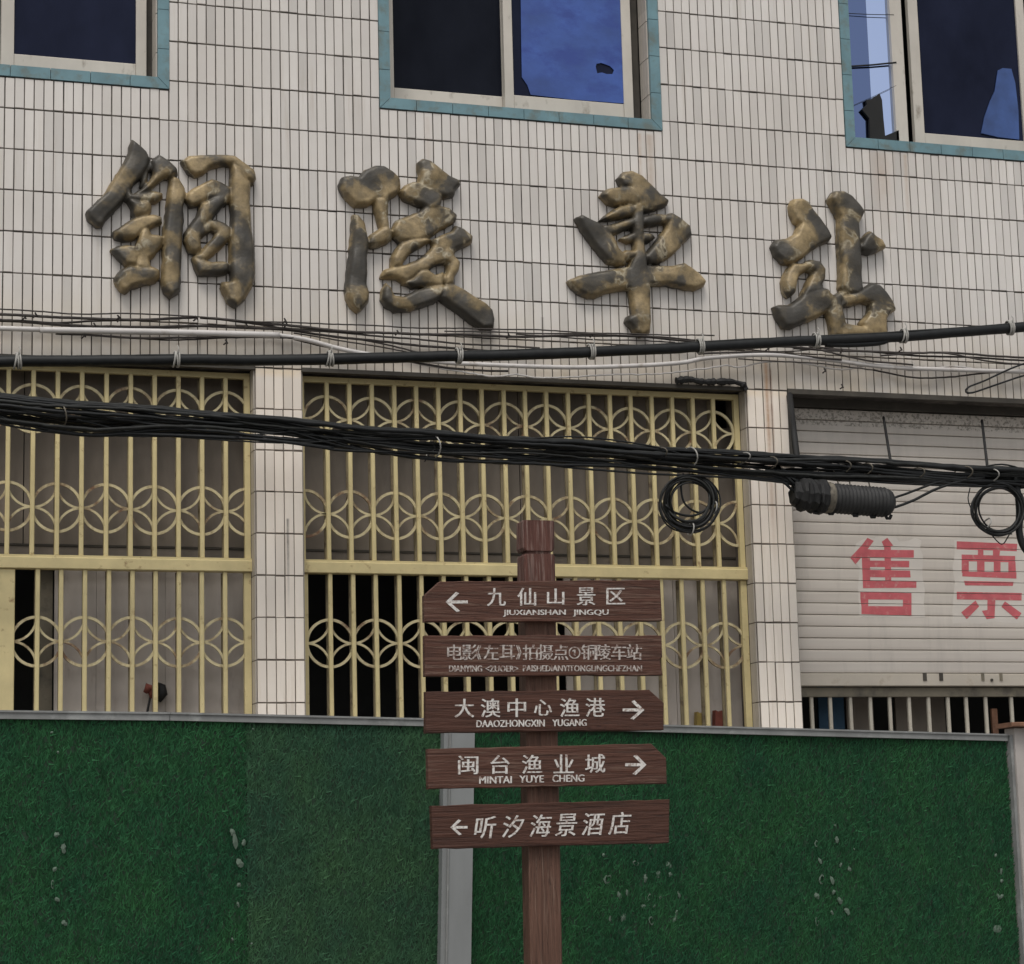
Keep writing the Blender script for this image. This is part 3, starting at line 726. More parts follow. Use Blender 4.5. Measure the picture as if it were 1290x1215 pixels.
# ------------------------------------------------------------------ bronze calligraphy on the facade
CH = [
 ('first of four, with a big slanting stroke at its left', (90, 165), [
  [(382,58),(430,95),(470,130),(492,175),(478,235),(440,290),(395,335),(350,400),(320,450),(270,505),(215,560),(195,600),(160,600),(105,555),(95,510),(150,455),(210,400),(240,345),(285,275),(335,195),(360,140),(368,100)],
  [(500,195),(550,152),(580,170),(620,200),(660,240),(668,275),(625,295),(585,300),(540,330),(490,375),(430,410),(395,400),(440,370),(490,320),(515,280),(510,240)],
  [(470,240),(490,205),(510,215),(500,245),(480,260),(478,310),(465,340),(435,350),(445,300)],
  [(340,345),(365,350),(375,400),(440,395),(510,380),(570,395),(572,420),(530,450),(460,455),(390,450),(345,440)],
  [(350,430),(430,450),(480,445),(500,470),(500,510),(470,540),(400,550),(385,520),(380,490)],
  [(260,640),(320,600),(390,555),(450,535),(520,530),(565,545),(570,580),(500,610),(440,640),(400,680),(330,690),(275,675)],
  [(440,610),(485,615),(500,655),(540,660),(578,670),(570,720),(520,790),(490,810),(500,870),(480,885),(430,880),(400,865),(415,800),(400,740),(420,680)],
  [(252,750),(290,728),(350,722),(405,730),(425,790),(415,850),(350,850),(310,815)],
  [(272,925),(310,880),(370,855),(440,865),(510,860),(550,880),(555,920),(530,950),(450,970),(380,990),(340,1018),(310,1005),(285,965)],
  [(640,290),(675,305),(710,360),(718,400),(700,470),(705,560),(692,700),(688,850),(683,1010),(625,1050),(590,1015),(570,960),(578,800),(580,640),(600,500),(610,380),(622,310)],
  [(695,190),(750,160),(860,155),(960,152),(1030,160),(1090,205),(1150,250),(1162,300),(1145,335),(1100,310),(1060,265),(1010,215),(940,215),(870,235),(830,270),(780,285),(740,265),(715,225)],
  [(1010,205),(1060,240),(1100,310),(1125,330),(1120,450),(1130,600),(1150,760),(1155,900),(1140,975),(1090,1060),(1035,1110),(990,1080),(945,985),(950,955),(1010,950),(1000,860),(1000,700),(1010,550),(1000,400),(1005,280)],
  [(725,400),(760,370),(830,335),(885,308),(940,325),(1000,360),(1005,420),(970,470),(900,430),(850,440),(790,470),(750,475),(722,440)],
  [(930,400),(985,400),(980,440),(930,500),(880,560),(840,600),(810,680),(815,745),(790,775),(745,765),(715,700),(712,650),(740,600),(790,540),(815,460),(860,440)],
  [(790,610),(850,570),(910,562),(960,580),(1000,610),(1003,670),(950,730),(890,780),(840,820),(795,830),(770,790),(810,770),(850,720),(890,680),(910,640),(880,625),(830,660),(800,680)],
  [(765,800),(830,815),(880,830),(960,825),(990,840),(985,890),(940,905),(880,905),(800,905),(780,860)]]),
 ('second of four, ending in a long stroke to the lower right', (400, 185), [
  [(140,235),(155,195),(210,185),(260,195),(300,150),(370,120),(420,125),(480,165),(515,200),(522,250),(500,300),(455,320),(440,360),(380,330),(320,370),(240,375),(190,330),(150,280)],
  [(355,320),(430,320),(445,370),(440,440),(450,520),(400,530),(385,470),(365,400)],
  [(330,560),(390,520),(440,505),(470,545),(460,590),(410,620),(340,635),(310,615)],
  [(225,430),(255,435),(295,480),(305,540),(318,610),(308,700),(310,800),(305,870),(322,920),(318,975),(285,1020),(250,1040),(215,1010),(188,960),(178,900),(190,800),(205,690),(215,560)],
  [(635,100),(665,78),(710,90),(770,140),(830,185),(890,215),(895,245),(865,275),(860,310),(810,320),(770,310),(700,280),(640,250),(645,180)],
  [(520,285),(545,250),(600,225),(650,235),(720,270),(780,310),(775,360),(760,400),(700,410),(660,375),(600,355),(545,330)],
  [(465,530),(500,465),(570,440),(640,410),(680,375),(760,375),(830,390),(875,430),(870,470),(820,500),(760,530),(710,570),(640,595),(580,600),(520,605),(485,570)],
  [(520,610),(600,585),(680,580),(720,590),(650,630),(590,665),(545,720),(520,760),(470,765),(465,700),(490,650)],
  [(720,590),(780,560),(840,540),(870,500),(920,520),(975,565),(970,605),(920,630),(870,650),(850,700),(800,730),(740,745),(690,785),(640,800),(560,860),(500,830),(440,825),(402,822),(420,780),(470,765),(560,745),(640,710),(700,660),(730,620)],
  [(790,640),(850,640),(860,690),(895,730),(885,780),(860,820),(855,870),(800,885),(790,830),(810,790),(820,740),(780,720)],
  [(540,860),(600,830),(640,780),(690,780),(740,810),(790,790),(800,840),(780,890),(700,880),(600,885)],
  [(430,860),(460,890),(480,940),(540,950),(620,905),(700,885),(790,870),(800,930),(740,980),(660,1005),(590,1030),(490,1035),(430,1000),(405,960),(410,900)],
  [(780,880),(850,865),(920,900),(990,950),(1060,990),(1100,1030),(1112,1090),(1105,1145),(1040,1150),(970,1105),(900,1050),(830,1000),(770,960)]]),
 ('third of four, with a wide cross stroke near its foot', (680, 195), [
  [(492,150),(530,112),(580,105),(640,135),(700,190),(750,245),(810,290),(800,320),(730,345),(660,365),(620,330),(580,270),(560,210),(520,200)],
  [(385,258),(420,220),(480,210),(560,205),(620,230),(650,290),(600,330),(540,310),(480,320),(430,305)],
  [(380,415),(430,370),(500,330),(560,315),(620,330),(610,370),(560,390),(480,405)],
  [(585,300),(650,310),(650,440),(648,520),(660,600),(670,690),(690,780),(692,900),(695,1050),(690,1120),(640,1145),(600,1120),(572,1080),(545,1050),(555,1020),(585,1010),(575,900),(548,800),(560,700),(590,640),(595,540),(580,430)],
  [(232,400),(265,382),(320,410),(380,440),(420,490),(465,520),(490,590),(530,630),(540,690),(500,695),(430,680),(370,610),(310,530),(265,470)],
  [(385,450),(450,445),(530,415),(600,395),(600,450),(540,470),(480,500),(430,515),(400,490)],
  [(640,395),(720,375),(800,380),(835,370),(890,405),(945,450),(955,510),(900,560),(840,630),(760,680),(690,690),(650,650),(690,600),(740,540),(790,470),(800,430),(740,440),(680,450),(640,440)],
  [(510,530),(560,505),(600,490),(605,535),(560,555)], [(640,500),(700,500),(725,520),(690,550),(640,550)], [(490,640),(540,605),(605,610),(605,650),(550,670),(510,680)],
  [(182,795),(250,765),(340,745),(440,730),(540,710),(640,700),(740,700),(830,705),(910,685),(960,715),(1010,755),(1045,800),(1030,830),(980,850),(900,840),(810,820),(700,820),(600,850),(520,850),(430,865),(360,895),(310,900),(250,870),(205,835)]]),
 ('last of four, its foot touching the thick black cable', (930, 215), [
  [(330,220),(345,185),(400,180),(440,200),(470,250),(520,310),(560,370),(585,420),(570,445),(510,470),(450,510),(400,555),(330,590),(280,580),(235,530),(215,480),(240,440),(310,430),(360,400),(385,340),(355,320),(335,270)],
  [(300,640),(340,590),(400,590),(450,565),(510,575),(545,625),(545,680),(520,730),(545,760),(440,790),(390,810),(420,740),(450,680),(470,640),(430,630),(380,660),(365,700),(355,770),(320,800),(290,770),(280,700)],
  [(225,860),(260,850),(320,850),(380,810),(430,760),(520,740),(560,750),(590,800),(590,860),(540,900),(470,940),(400,965),(340,990),(290,990),(250,930)],
  [(570,180),(600,135),(660,132),(710,160),(750,210),(790,265),(770,310),(755,340),(760,450),(770,560),(770,650),(780,760),(740,790),(690,780),(640,740),(645,600),(635,450),(635,300),(600,240)],
  [(755,485),(790,420),(825,385),(860,415),(905,440),(928,485),(890,505),(830,525),(775,515)],
  [(555,760),(600,790),(650,760),(690,770),(650,830),(660,900),(680,980),(665,1050),(590,1050),(580,960),(560,900),(550,830)],
  [(640,790),(720,780),(790,740),(840,710),(890,725),(930,775),(970,830),(988,880),(950,905),(930,940),(930,1000),(940,1040),(860,1050),(790,1040),(770,960),(820,900),(830,840),(780,830),(710,850),(650,860)],
  [(640,960),(720,975),(790,990),(850,1010),(840,1050),(650,1050)]]),
]
def heightfield(strokes, org, name):
    """each stroke swells like a cushion; where strokes meet a crease stays"""
    polys = [np.array([(lambda q: (q.x, q.z))(at(org[0] + x / 5, org[1] + y / 5, -.04)) for x, y in st]) for st in strokes]
    xs = np.concatenate([p[:, 0] for p in polys]); zs2 = np.concatenate([p[:, 1] for p in polys])
    st_ = .0058; x0, z0 = min(xs) - .1, min(zs2) - .1
    nx, nz = int((max(xs) + .1 - x0) / st_) + 1, int((max(zs2) + .1 - z0) / st_) + 1
    X, Z = np.meshgrid(x0 + np.arange(nx) * st_, z0 + np.arange(nz) * st_, indexing='ij')
    # rough hand-modelled edge
    ph = rng.uniform(0, 6, 8)
    wob = .0010 * (np.sin(X * 95 + ph[0] + 2 * np.sin(Z * 60 + ph[1])) + np.sin(Z * 88 + ph[2] + 2 * np.sin(X * 70 + ph[3])))
    Gf = np.full(X.shape, -1.0); Hf = np.zeros(X.shape)
    for p in polys:
        a, b = p, np.roll(p, -1, 0); dist = np.full(X.shape, 9.0); inside = np.zeros(X.shape, bool)
        for (ax, az), (bx, bz) in zip(a, b):
            dx, dz = bx - ax, bz - az
            t = np.clip(((X - ax) * dx + (Z - az) * dz) / (dx * dx + dz * dz + 1e-12), 0, 1)
            dist = np.minimum(dist, np.hypot(X - ax - t * dx, Z - az - t * dz))
            cr = (az > Z) != (bz > Z)
            inside ^= cr & (X < dx * (Z - az) / (dz if abs(dz) > 1e-9 else 1e-9) + ax)
        sd_ = np.where(inside, dist, -dist) + .0042
        Gf = np.maximum(Gf, sd_ + wob)
        wmax = min(.027, max(.011, sd_.max() * .9)); hmax = min(.046, wmax * 1.6) + random.uniform(-.004, .007)
        u = 1 - np.clip(np.maximum(sd_, 0) / wmax, 0, 1)
        Hf = np.maximum(Hf, hmax * (1 - u ** 2.2) ** .6 + .10 * np.clip(sd_ - wmax, 0, .03))
    ins0 = Gf > 0
    for _ in range(1):
        Hf = np.where(ins0, .4 * Hf + .15 * (np.roll(Hf, 1, 0) + np.roll(Hf, -1, 0) + np.roll(Hf, 1, 1) + np.roll(Hf, -1, 1)), Hf)
    lump = .0030 * (np.sin(X * 31 + ph[4] + np.sin(Z * 27 + ph[5])) + np.sin(Z * 36 + ph[6] + np.sin(X * 22 + ph[7])))
    Hf = np.maximum(Hf + lump * np.clip(Hf / .03, 0, 1), .003)
    V, F, idx, eidx, rim = [], [], {}, {}, []
    def vt(i, j):
        if (i, j) not in idx: idx[(i, j)] = len(V); V.append((X[i, j], -.028 - Hf[i, j], Z[i, j]))
        return idx[(i, j)]
    def ev(a, b):
        k = (min(a, b), max(a, b))
        if k not in eidx:
            ga, gb = Gf[k[0]], Gf[k[1]]; t = ga / (ga - gb)
            eidx[k] = len(V); V.append((X[k[0]] * (1 - t) + X[k[1]] * t, -.030, Z[k[0]] * (1 - t) + Z[k[1]] * t))
        return eidx[k]
    ins = Gf > 0
    act = ins[:-1, :-1] | ins[1:, :-1] | ins[1:, 1:] | ins[:-1, 1:]
    for i, j in zip(*np.nonzero(act)):
        c = [(i, j), (i + 1, j), (i + 1, j + 1), (i, j + 1)]; poly = []; crossing = []
        for k in range(4):
            a, b = c[k], c[(k + 1) % 4]
            if ins[a]: poly.append(vt(*a))
            if ins[a] != ins[b]: e = ev(a, b); poly.append(e); crossing.append(e)
        if len(poly) >= 3: F.append(tuple(poly))
        if len(crossing) == 2: rim.append(tuple(crossing))
    # flank down to the wall
    back = {}
    for a, b in rim:
        for e in (a, b):
            if e not in back: back[e] = len(V); V.append((V[e][0], -.002, V[e][2]))
        F.append((a, b, back[b], back[a]))
    me = bpy.data.meshes.new(name); me.from_pydata(V, [], F)
    bm = bmesh.new(); bm.from_mesh(me); bmesh.ops.recalc_face_normals(bm, faces=bm.faces)
    if sum(f.normal.y for f in bm.faces if abs(f.normal.y) > .3) > 0: bmesh.ops.reverse_faces(bm, faces=bm.faces)
    bm.to_mesh(me); bm.free()
    me.materials.append(M['bronze']); me.polygons.foreach_set('use_smooth', [True] * len(me.polygons)); me.update()
    return me
for lab, org, st in CH:
    tag(obj('sign_character', heightfield(st, org, 'sign_character')), 'weathered bronze character, ' + lab, 'sign character', 'bronze characters over the windows')

# ------------------------------------------------------------------ wiring on the facade
def path(ctrl, Y, step=8, jit=0.0, wob=0.0):
    out = []; ctrl = list(ctrl)
    # cables run on past both ends of the view
    if ctrl[0][0] <= -60:
        a_, b_ = ctrl[0], ctrl[1]; k_ = (b_[1] - a_[1]) / (b_[0] - a_[0]); ctrl = [(a_[0] - q, a_[1] - q * k_) + tuple(a_[2:]) for q in (420, 340, 260, 180, 90)] + ctrl
    if ctrl[-1][0] >= 1310:
        a_, b_ = ctrl[-1], ctrl[-2]; k_ = (b_[1] - a_[1]) / (b_[0] - a_[0]); ctrl += [(a_[0] + q, a_[1] + q * max(-.08, min(.06, k_))) + tuple(a_[2:]) for q in (80, 160, 260, 360, 480, 600)]
    ph = random.uniform(0, 6); ph2 = random.uniform(0, 6)
    for p in spline(ctrl, step):
        y = p[1] + wob * (math.sin(p[0] / 37 + ph) + .6 * math.sin(p[0] / 17 + ph2)) + random.gauss(0, jit)
        Yd = Y if len(p) < 3 else p[2]
        out.append(at(p[0], y, Yd))
    return out
ww = thing('wall_wires', 'tangle of thin black wires strung along the tiles above the openings', 'wires')
WIRES = [
 ([(-60, 389), (0, 390), (100, 395), (200, 397), (330, 405), (470, 411), (620, 415), (745, 419), (900, 424)], .0030),
 ([(-60, 393), (0, 396), (80, 400), (150, 404), (246, 400)], .0055), ([(252, 400), (330, 408), (420, 416), (520, 421), (640, 424), (760, 423), (900, 432)], .0055),
 ([(-60, 398), (0, 403), (70, 407), (160, 404), (245, 400)], .0045), ([(253, 400), (350, 412), (440, 421), (560, 431), (680, 439)], .004),
 ([(-60, 400), (0, 404), (120, 411), (240, 412), (360, 416), (450, 428), (540, 437), (620, 442)], .005),
 ([(-60, 402), (60, 409), (180, 414), (330, 413), (470, 432), (560, 452)], .0035),
 ([(70, 420), (110, 422), (200, 427), (290, 425), (370, 425)], .0045), ([(120, 424), (200, 428), (260, 427), (330, 422)], .003),
 ([(370, 427), (430, 441), (500, 452), (560, 463), (640, 468)], .0045), ([(370, 420), (450, 432), (520, 446), (580, 455)], .003),
 ([(560, 418), (700, 420), (860, 427), (930, 434)], .003), ([(650, 421), (760, 428), (850, 432)], .003),
 ([(930, 437), (1010, 438), (1060, 447), (1100, 455), (1150, 461)], .004), ([(1000, 440), (1100, 443), (1200, 446), (1310, 452)], .005), ([(1020, 438), (1130, 446), (1240, 452), (1310, 456)], .0045),
 ([(1110, 448), (1180, 445), (1240, 455), (1310, 460)], .004), ([(1100, 466), (1150, 477), (1190, 476), (1240, 470), (1310, 466)], .004), ([(880, 447), (940, 444), (1000, 447), (1060, 453)], .0045),
 ([(830, 431), (900, 436), (990, 443), (1050, 438)], .003), ([(930, 452), (975, 455), (1040, 460), (1100, 466)], .003)]
for ctrl, r in WIRES:
    MB().tube(path(ctrl, -.03 - random.uniform(0, .05), 7, .12, .7), r * 1.4, 5).build('wire', 'wire', ww, True)
for x, y in ((44, 398), (30, 401), (150, 403), (148, 401), (118, 411), (105, 424), (246, 402), (360, 410), (310, 412), (358, 405), (500, 420), (745, 423), (966, 440), (970, 437), (1134, 441), (1060, 488), (284, 432), (640, 424), (1038, 468), (1060, 443)):
    k_ = MB(); c0 = at(x, y, -.06)
    k_.tube([c0 + Vector((-.010, 0, -.012)), c0 + Vector((.004, -.012, .0)), c0 + Vector((.0, -.004, .014)), c0 + Vector((.012, .0, -.004))], .0045, 5)
    k_.build('wire_knot', 'wire', ww, True)
cd = MB().tube(path([(-60, 413, -.07), (0, 414, -.07), (52, 415.5, -.07)], -.07, 10), .0135, 10); 
wc = thing('white_conduit', 'white plastic conduit run along the tiles near the left edge', 'conduit')
cd.build('pipe', 'white_pvc', wc, True)
MB().tube(path([(50, 416, -.07), (180, 418, -.07), (300, 421, -.07), (352, 422.5, -.07)], -.07, 12), .0165, 10).build('pipe', 'white_pvc', wc, True)
tag(MB().tube(path([(346, 422, -.06), (385, 428, -.06), (430, 440, -.07), (480, 449, -.07), (540, 455, -.06), (598, 459, -.06), (712, 463, -.06), (800, 461, -.06), (860, 457, -.06), (893, 451, -.06), (966, 447.4, -.07), (1039, 453, -.06), (1111, 462, -.06), (1184, 465.6, -.06), (1320, 469.5, -.06)], -.06, 8), .0125, 8).build('white_hose', 'white_pvc', None, True),
    'long white hose sagging across the facade above the middle grille', 'hose')
tag(MB().tube(path([(350, 421), (400, 433), (450, 443), (500, 452), (560, 466), (620, 474), (650, 472), (680, 476), (750, 473), (820, 472), (880, 466), (915, 460), (930, 462), (965, 456), (1010, 458), (1060, 466), (1110, 459), (1150, 466), (1200, 462), (1250, 468), (1310, 465)], -.045, 5, .25, .7), .0048, 6).build('white_wire', 'white_pvc', None, True),
    'thin white wire hanging in waves under the white hose', 'wire')
# hairpin of spare wire at the right edge
tag(MB().tube(path([(1309, 470), (1288, 474), (1255, 485), (1225, 495), (1217, 494), (1220, 488), (1240, 480), (1275, 464), (1309, 452)], -.09, 4), .006, 6).build('wire_loop', 'cable', None, True), 'hairpin loop of black wire by the right edge above the shutter', 'wire')

# ------------------------------------------------------------------ thick black cable
tc = thing('thick_cable', 'thick black cable slung across the facade just below the bronze characters', 'cable')
YT = -.42
TCP = [(-80, 456), (0, 455.5), (105, 455), (222, 453.5), (320, 454.5), (415, 452.5), (578, 449), (745, 444), (882, 437), (1028, 429.5), (1138, 424), (1272, 414), (1380, 404)]
MB().tube(path(TCP, YT, 12, .12, .35), .0285, 10).build('cable', 'cable', tc, True)
MB().tube(path([(x, y - 5.6) for x, y in TCP], YT - .012, 14, .1, .3), .006, 6).build('messenger_wire', 'cable2', tc, True)
MB().tube(path([(1040, 434), (1070, 434.5), (1105, 432.5), (1118, 429)], YT, 6), [.012] + [.020] * 8 + [.012] * 20 if False else .016, 8).build('cable_sleeve', 'cable', tc, True)
tcs = spline(TCP, 2)
for tx in (22, 222, 415, 578, 745, 882, 1028, 1138, 1272):
    p = min(tcs, key=lambda q: abs(q[0] - tx)); c0 = at(p[0], p[1] - .6, YT)
    tm = MB()
    for k in range(3):
        dx = (k - 1) * .011; tl = random.uniform(-.006, .006)
        tm.tube([(c0.x + dx + tl * math.sin(a), c0.y + .0355 * math.cos(a), c0.z + .039 * math.sin(a)) for a in [i * math.pi / 8 for i in range(16)]], .0050, 6, True)
    tm.tube([c0 + Vector((.0, -.034, .02)), c0 + Vector((.008, -.03, .05)), c0 + Vector((.004, -.02, .066))], .003, 5)
    tm.build('binding', 'tie', tc, True)

# ------------------------------------------------------------------ sagging bundle of black cables
cb = thing('cable_bundle', 'dense sagging bundle of black cables crossing in front of the grilles', 'cables')
YB = -.50
TOPE = [(-480, 462), (-80, 490), (0, 498), (100, 506), (200, 514), (320, 524), (430, 535), (560, 545), (640, 551), (760, 558), (860, 566), (960, 571), (1060, 577), (1150, 583), (1290, 592), (1380, 597), (1990, 618)]
BOTE = [(-480, 500), (-80, 528), (0, 533), (60, 541), (120, 546), (190, 545), (300, 551), (400, 561), (480, 573), (560, 582), (640, 586), (750, 588), (860, 595), (940, 600), (1000, 604), (1100, 608), (1200, 613), (1290, 615), (1380, 618), (1990, 640)]
tx_, ty_ = [p[0] for p in TOPE], [p[1] for p in TOPE]; bx_, by_ = [p[0] for p in BOTE], [p[1] for p in BOTE]
NCB = 29
for i in range(NCB):
    u0 = (i + .5) / NCB; ph = [random.uniform(0, 6.3) for _ in range(4)]; amp = random.uniform(.06, .30)
    r = random.choice([.005, .0062, .0075, .009]); yo = random.uniform(-.07, .07)
    if i in (0, 1): r, amp = .0125, .015
    pts = []
    for x in np.arange(-480, 1990, 12):
        t = np.interp(x, tx_, ty_); b = np.interp(x, bx_, by_)
        u = u0 + amp * (math.sin(x / 170 + ph[0]) + .6 * math.sin(x / 71 + ph[1])) * (.25 if u0 < .08 or u0 > .94 else 1)
        u = min(max(u, .06), .94) if i > 1 else .03 + .05 * i
        pts.append(at(x, t + (b - t) * u + random.gauss(0, .35) + .8 * math.sin(x / 29 + ph[3]), YB + yo + .03 * math.sin(x / 140 + ph[2])))
    MB().tube(pts, r, 6).build('cable', random.choice(['cable', 'cable', 'cable2']), cb, True)
LOOSE = [([(-60, 528), (20, 533), (70, 543), (120, 549), (165, 545), (210, 541), (260, 541)], .010), ([(60, 542), (110, 548), (170, 547), (230, 549), (300, 552)], .010), ([(330, 553), (400, 563), (440, 568), (560, 572), (700, 581), (830, 589), (930, 600), (1000, 607)], .0075),
         ([(300, 552), (360, 557), (420, 565)], .009), ([(905, 597), (950, 604), (985, 608), (1005, 613)], .007), ([(960, 594), (985, 603), (1003, 612)], .010), ([(975, 594), (1000, 604), (1012, 608)], .010), ([(985, 592), (1005, 601), (1020, 606)], .008),
         ([(1125, 628), (1150, 619), (1180, 608), (1205, 603), (1230, 602)], .0075), ([(1125, 640), (1150, 631), (1180, 616), (1215, 605), (1240, 602)], .0085),
         ([(1120, 582), (1160, 585), (1200, 592), (1240, 593), (1280, 590), (1320, 596)], .008), ([(1225, 592), (1245, 587), (1262, 585), (1278, 588), (1292, 594)], .005), ([(535, 582), (541, 572), (548, 566), (546, 560)], .003)]
for k in range(13):
    x0_ = random.uniform(-60, 1050); L_s = random.uniform(220, 480); sg = random.choice([1, 1, 1, -1]); am = random.uniform(3, 11)
    ctrl = []
    for q in range(6):
        x = x0_ + L_s * q / 5; t = float(np.interp(x, tx_, ty_)); b = float(np.interp(x, bx_, by_))
        e = b - 6 if sg > 0 else t + 6
        ctrl.append((x, e + sg * am * math.sin(math.pi * q / 5) + random.uniform(-1.5, 1.5)))
    ctrl[0] = (ctrl[0][0], ctrl[0][1] - sg * 8); ctrl[-1] = (ctrl[-1][0], ctrl[-1][1] - sg * 8)
    LOOSE.append((ctrl, random.choice([.0035, .0045, .006])))
for k in range(9):
    xa, xb = random.uniform(880, 1010), random.uniform(1130, 1330)
    ya = float(np.interp(xa, tx_, ty_)) + random.uniform(6, 28); yb = float(np.interp(xb, tx_, ty_)) + random.uniform(-3, 24)
    LOOSE.append(([(xa, ya), ((xa * 2 + xb) / 3, (ya * 2 + yb) / 3 + random.uniform(-4, 8)), ((xa + 2 * xb) / 3, (ya + 2 * yb) / 3 + random.uniform(-5, 7)), (xb, yb)], random.choice([.004, .006, .0075])))
for ctrl, r in LOOSE: MB().tube(path(ctrl, YB - .05, 6, .08, .2), r, 6).build('cable', 'cable', cb, True)
for px_, lo, hi in ((78, .25, .9), (545, .2, .95), (828, .1, .55), (866, -.05, .85), (932, .1, .5), (966, .2, .7), (1058, .2, .7), (1085, .25, .75), (1210, .1, .7), (1243, .15, .8), (1150, .3, .8)):
    t = float(np.interp(px_, tx_, ty_)); b = float(np.interp(px_, bx_, by_))
    p0, p1 = at(px_, t + (b - t) * lo, YB), at(px_ + 2, t + (b - t) * hi, YB)
    tm = MB(); c0 = (p0 + p1) / 2; hh = (p0 - p1).length / 2
    tm.tube([(c0.x + .006 * math.sin(a * 2), c0.y + .125 * math.cos(a), c0.z + hh * math.sin(a)) for a in [k * math.pi / 9 for k in range(18)]], .0038, 5, True)
    tm.build('binding', 'tie' if px_ in (866, 1243, 545, 932) else 'clamp', cb, True)
# rods that carry the bundle from the lintel of the shutter
for (xa, ya, xb, yb, rr, lab) in ((994, 494, 1004, 578, .018, 'dark hanger strap beside the tiled pier, holding the cable bundle'), (1113, 526, 1122, 582, .008, 'thin dark hanger rod above the ribbed splice case'), (1237, 530, 1244, 590, .008, 'thin dark hanger rod nearest the right edge, above the coil')):
    tag(MB().tube([at(xa, ya, .10 if rr < .01 else .02), at((xa + xb) / 2, (ya + yb) / 2, -.2), at(xb, yb, YB)], rr, 6).build('hanger_rod', 'black', None, True), lab, 'hanger')

# coils
def coil(name, label, cx, cy, loops, Y, mat_tie=True, extra=()):
    t = thing(name, label, 'cable coil')
    for (ax, ay, ox, oy, r) in loops:
        ph = random.uniform(0, 6); pts = []
        for k in range(40):
            a = 2 * math.pi * k / 40
            x = cx + ox + ax * math.cos(a) * (1 + .04 * math.sin(2 * a + ph)); y = cy + oy + ay * math.sin(a) * (1 + .025 * math.cos(3 * a + ph))
            pts.append(at(x, y, Y + .035 * math.sin(a + ph)))
        MB().tube(pts, r, 6, True).build('loop', random.choice(['cable', 'cable', 'cable2']), t, True)
    for ctrl, r in extra: MB().tube(path(ctrl, Y, 4), r, 6).build('loop', 'cable', t, True)
    return t
lp = [(38 - k * 1.25 + random.uniform(-2, 1), 37.5 - k * 1.1 + random.uniform(-2, 1), random.uniform(-3.2, 3.2), random.uniform(-2.5, 2.5) - k * .2, random.choice([.0045, .0055, .0065])) for k in range(11)]
c1 = coil('cable_coil', 'round coil of spare black cable hanging before the middle grille', 868, 634, lp, YB - .02, extra=[([(861, 597), (858, 615), (863, 635), (880, 646), (895, 640), (903, 630)], .006), ([(838, 636), (850, 646), (872, 650), (890, 641), (898, 622)], .007), ([(866, 601), (885, 610), (897, 626), (893, 640)], .007)])
for x, y in ((870, 667), (899, 640)):
    c0 = at(x, y, YB - .02); MB().tube([(c0.x + .004 * math.sin(a), c0.y + .045 * math.cos(a), c0.z + .034 * math.sin(a)) for a in [k * math.pi / 8 for k in range(16)]], .004, 5, True).build('binding', 'tie', c1, True)
lp = [(34 - k * 1.1 + random.uniform(-.6, .6), 33 - k * .9 + random.uniform(-.6, .6), random.uniform(-1.5, 1.5), random.uniform(-1.8, 1.8), random.choice([.0055, .007, .008])) for k in range(8)]
c2 = coil('cable_coil', 'black cable coil hanging before the shutter at the right edge', 1258, 642, lp, YB - .02, extra=[([(1243, 664), (1250, 675), (1262, 686), (1270, 676), (1280, 655), (1279, 620)], .0035), ([(1222, 615), (1220, 632), (1232, 655), (1252, 672), (1275, 673)], .0035), ([(1278, 600), (1285, 640), (1284, 670), (1290, 690), (1300, 700)], .022)])
c0 = at(1243, 660, YB - .02); MB().tube([(c0.x + .03 * math.cos(a) * .5, c0.y + .045 * math.sin(a), c0.z + .03 * math.cos(a)) for a in [k * math.pi / 8 for k in range(16)]], .005, 5, True).build('binding', 'tie', c2, True)

# splice closure
sc_ = thing('splice_closure', 'ribbed dark grey cable splice case hung below the bundle', 'splice case')
YS = YB - .06
a0, a1 = at(1036, 627, YS), at(1124, 634, YS); ax = (a1 - a0).normalized(); Ls = (a1 - a0).length; rs = at(1036, 610, YS).z - at(1036, 629, YS).z
pts, rad = [], []
nr = 17
for k in range(nr * 4 + 1):
    t = k / (nr * 4); pts.append(a0 + ax * Ls * t * .90); rad.append(rs * (1.0 if k % 4 in (1, 2) else .93))
for t, q in ((.93, .9), (.965, .78), (1.0, .55)): pts.append(a0 + ax * Ls * t); rad.append(rs * q)
MB().tube(pts, rad, 14).build('ribbed_body', 'closure', sc_, True)
b0, b1 = at(998, 622, YS), at(1038, 627, YS)
we = MB(); tt = [k / 14 for k in range(15)]
we.tube([b0 + (b1 - b0) * t for t in tt], [rs * (.62 + .5 * min(1, t * 4)) * random.uniform(.92, 1.06) for t in tt], 11)
we.v = [(x + random.gauss(0, .003), y + random.gauss(0, .003), z + random.gauss(0, .004)) for x, y, z in we.v]
we.build('wrapped_end', 'black', sc_)
for k in range(7):
    q = b0 + Vector((random.uniform(0, .06), -.02, random.uniform(-.03, .06)))
    p = at(random.uniform(962, 990), random.uniform(583, 600), YB)
    MB().tube([p, p * .5 + q * .5 + Vector((0, 0, .012)), q], random.choice([.006, .008, .010]), 6).build('lead', 'cable', sc_, True)
MB().tube([a0 + ax * Ls * t for t in (-.03, .0, .04, .09, .12)], [rs * q for q in (1.0, 1.06, 1.02, 1.07, 1.0)], 14).build('clamp_band', 'clamp', sc_, True)
for t in (-.12, .1, .45, .7, .92):
    c0 = a0 + ax * Ls * t + Vector((0, -.01, -rs * .98)); MB().tube([c0 + Vector((-.018, 0, .012)), c0 + Vector((-.008, 0, -.008)), c0 + Vector((.008, 0, -.008)), c0 + Vector((.018, 0, .012))], .009, 6).build('clip', 'black', sc_, True)
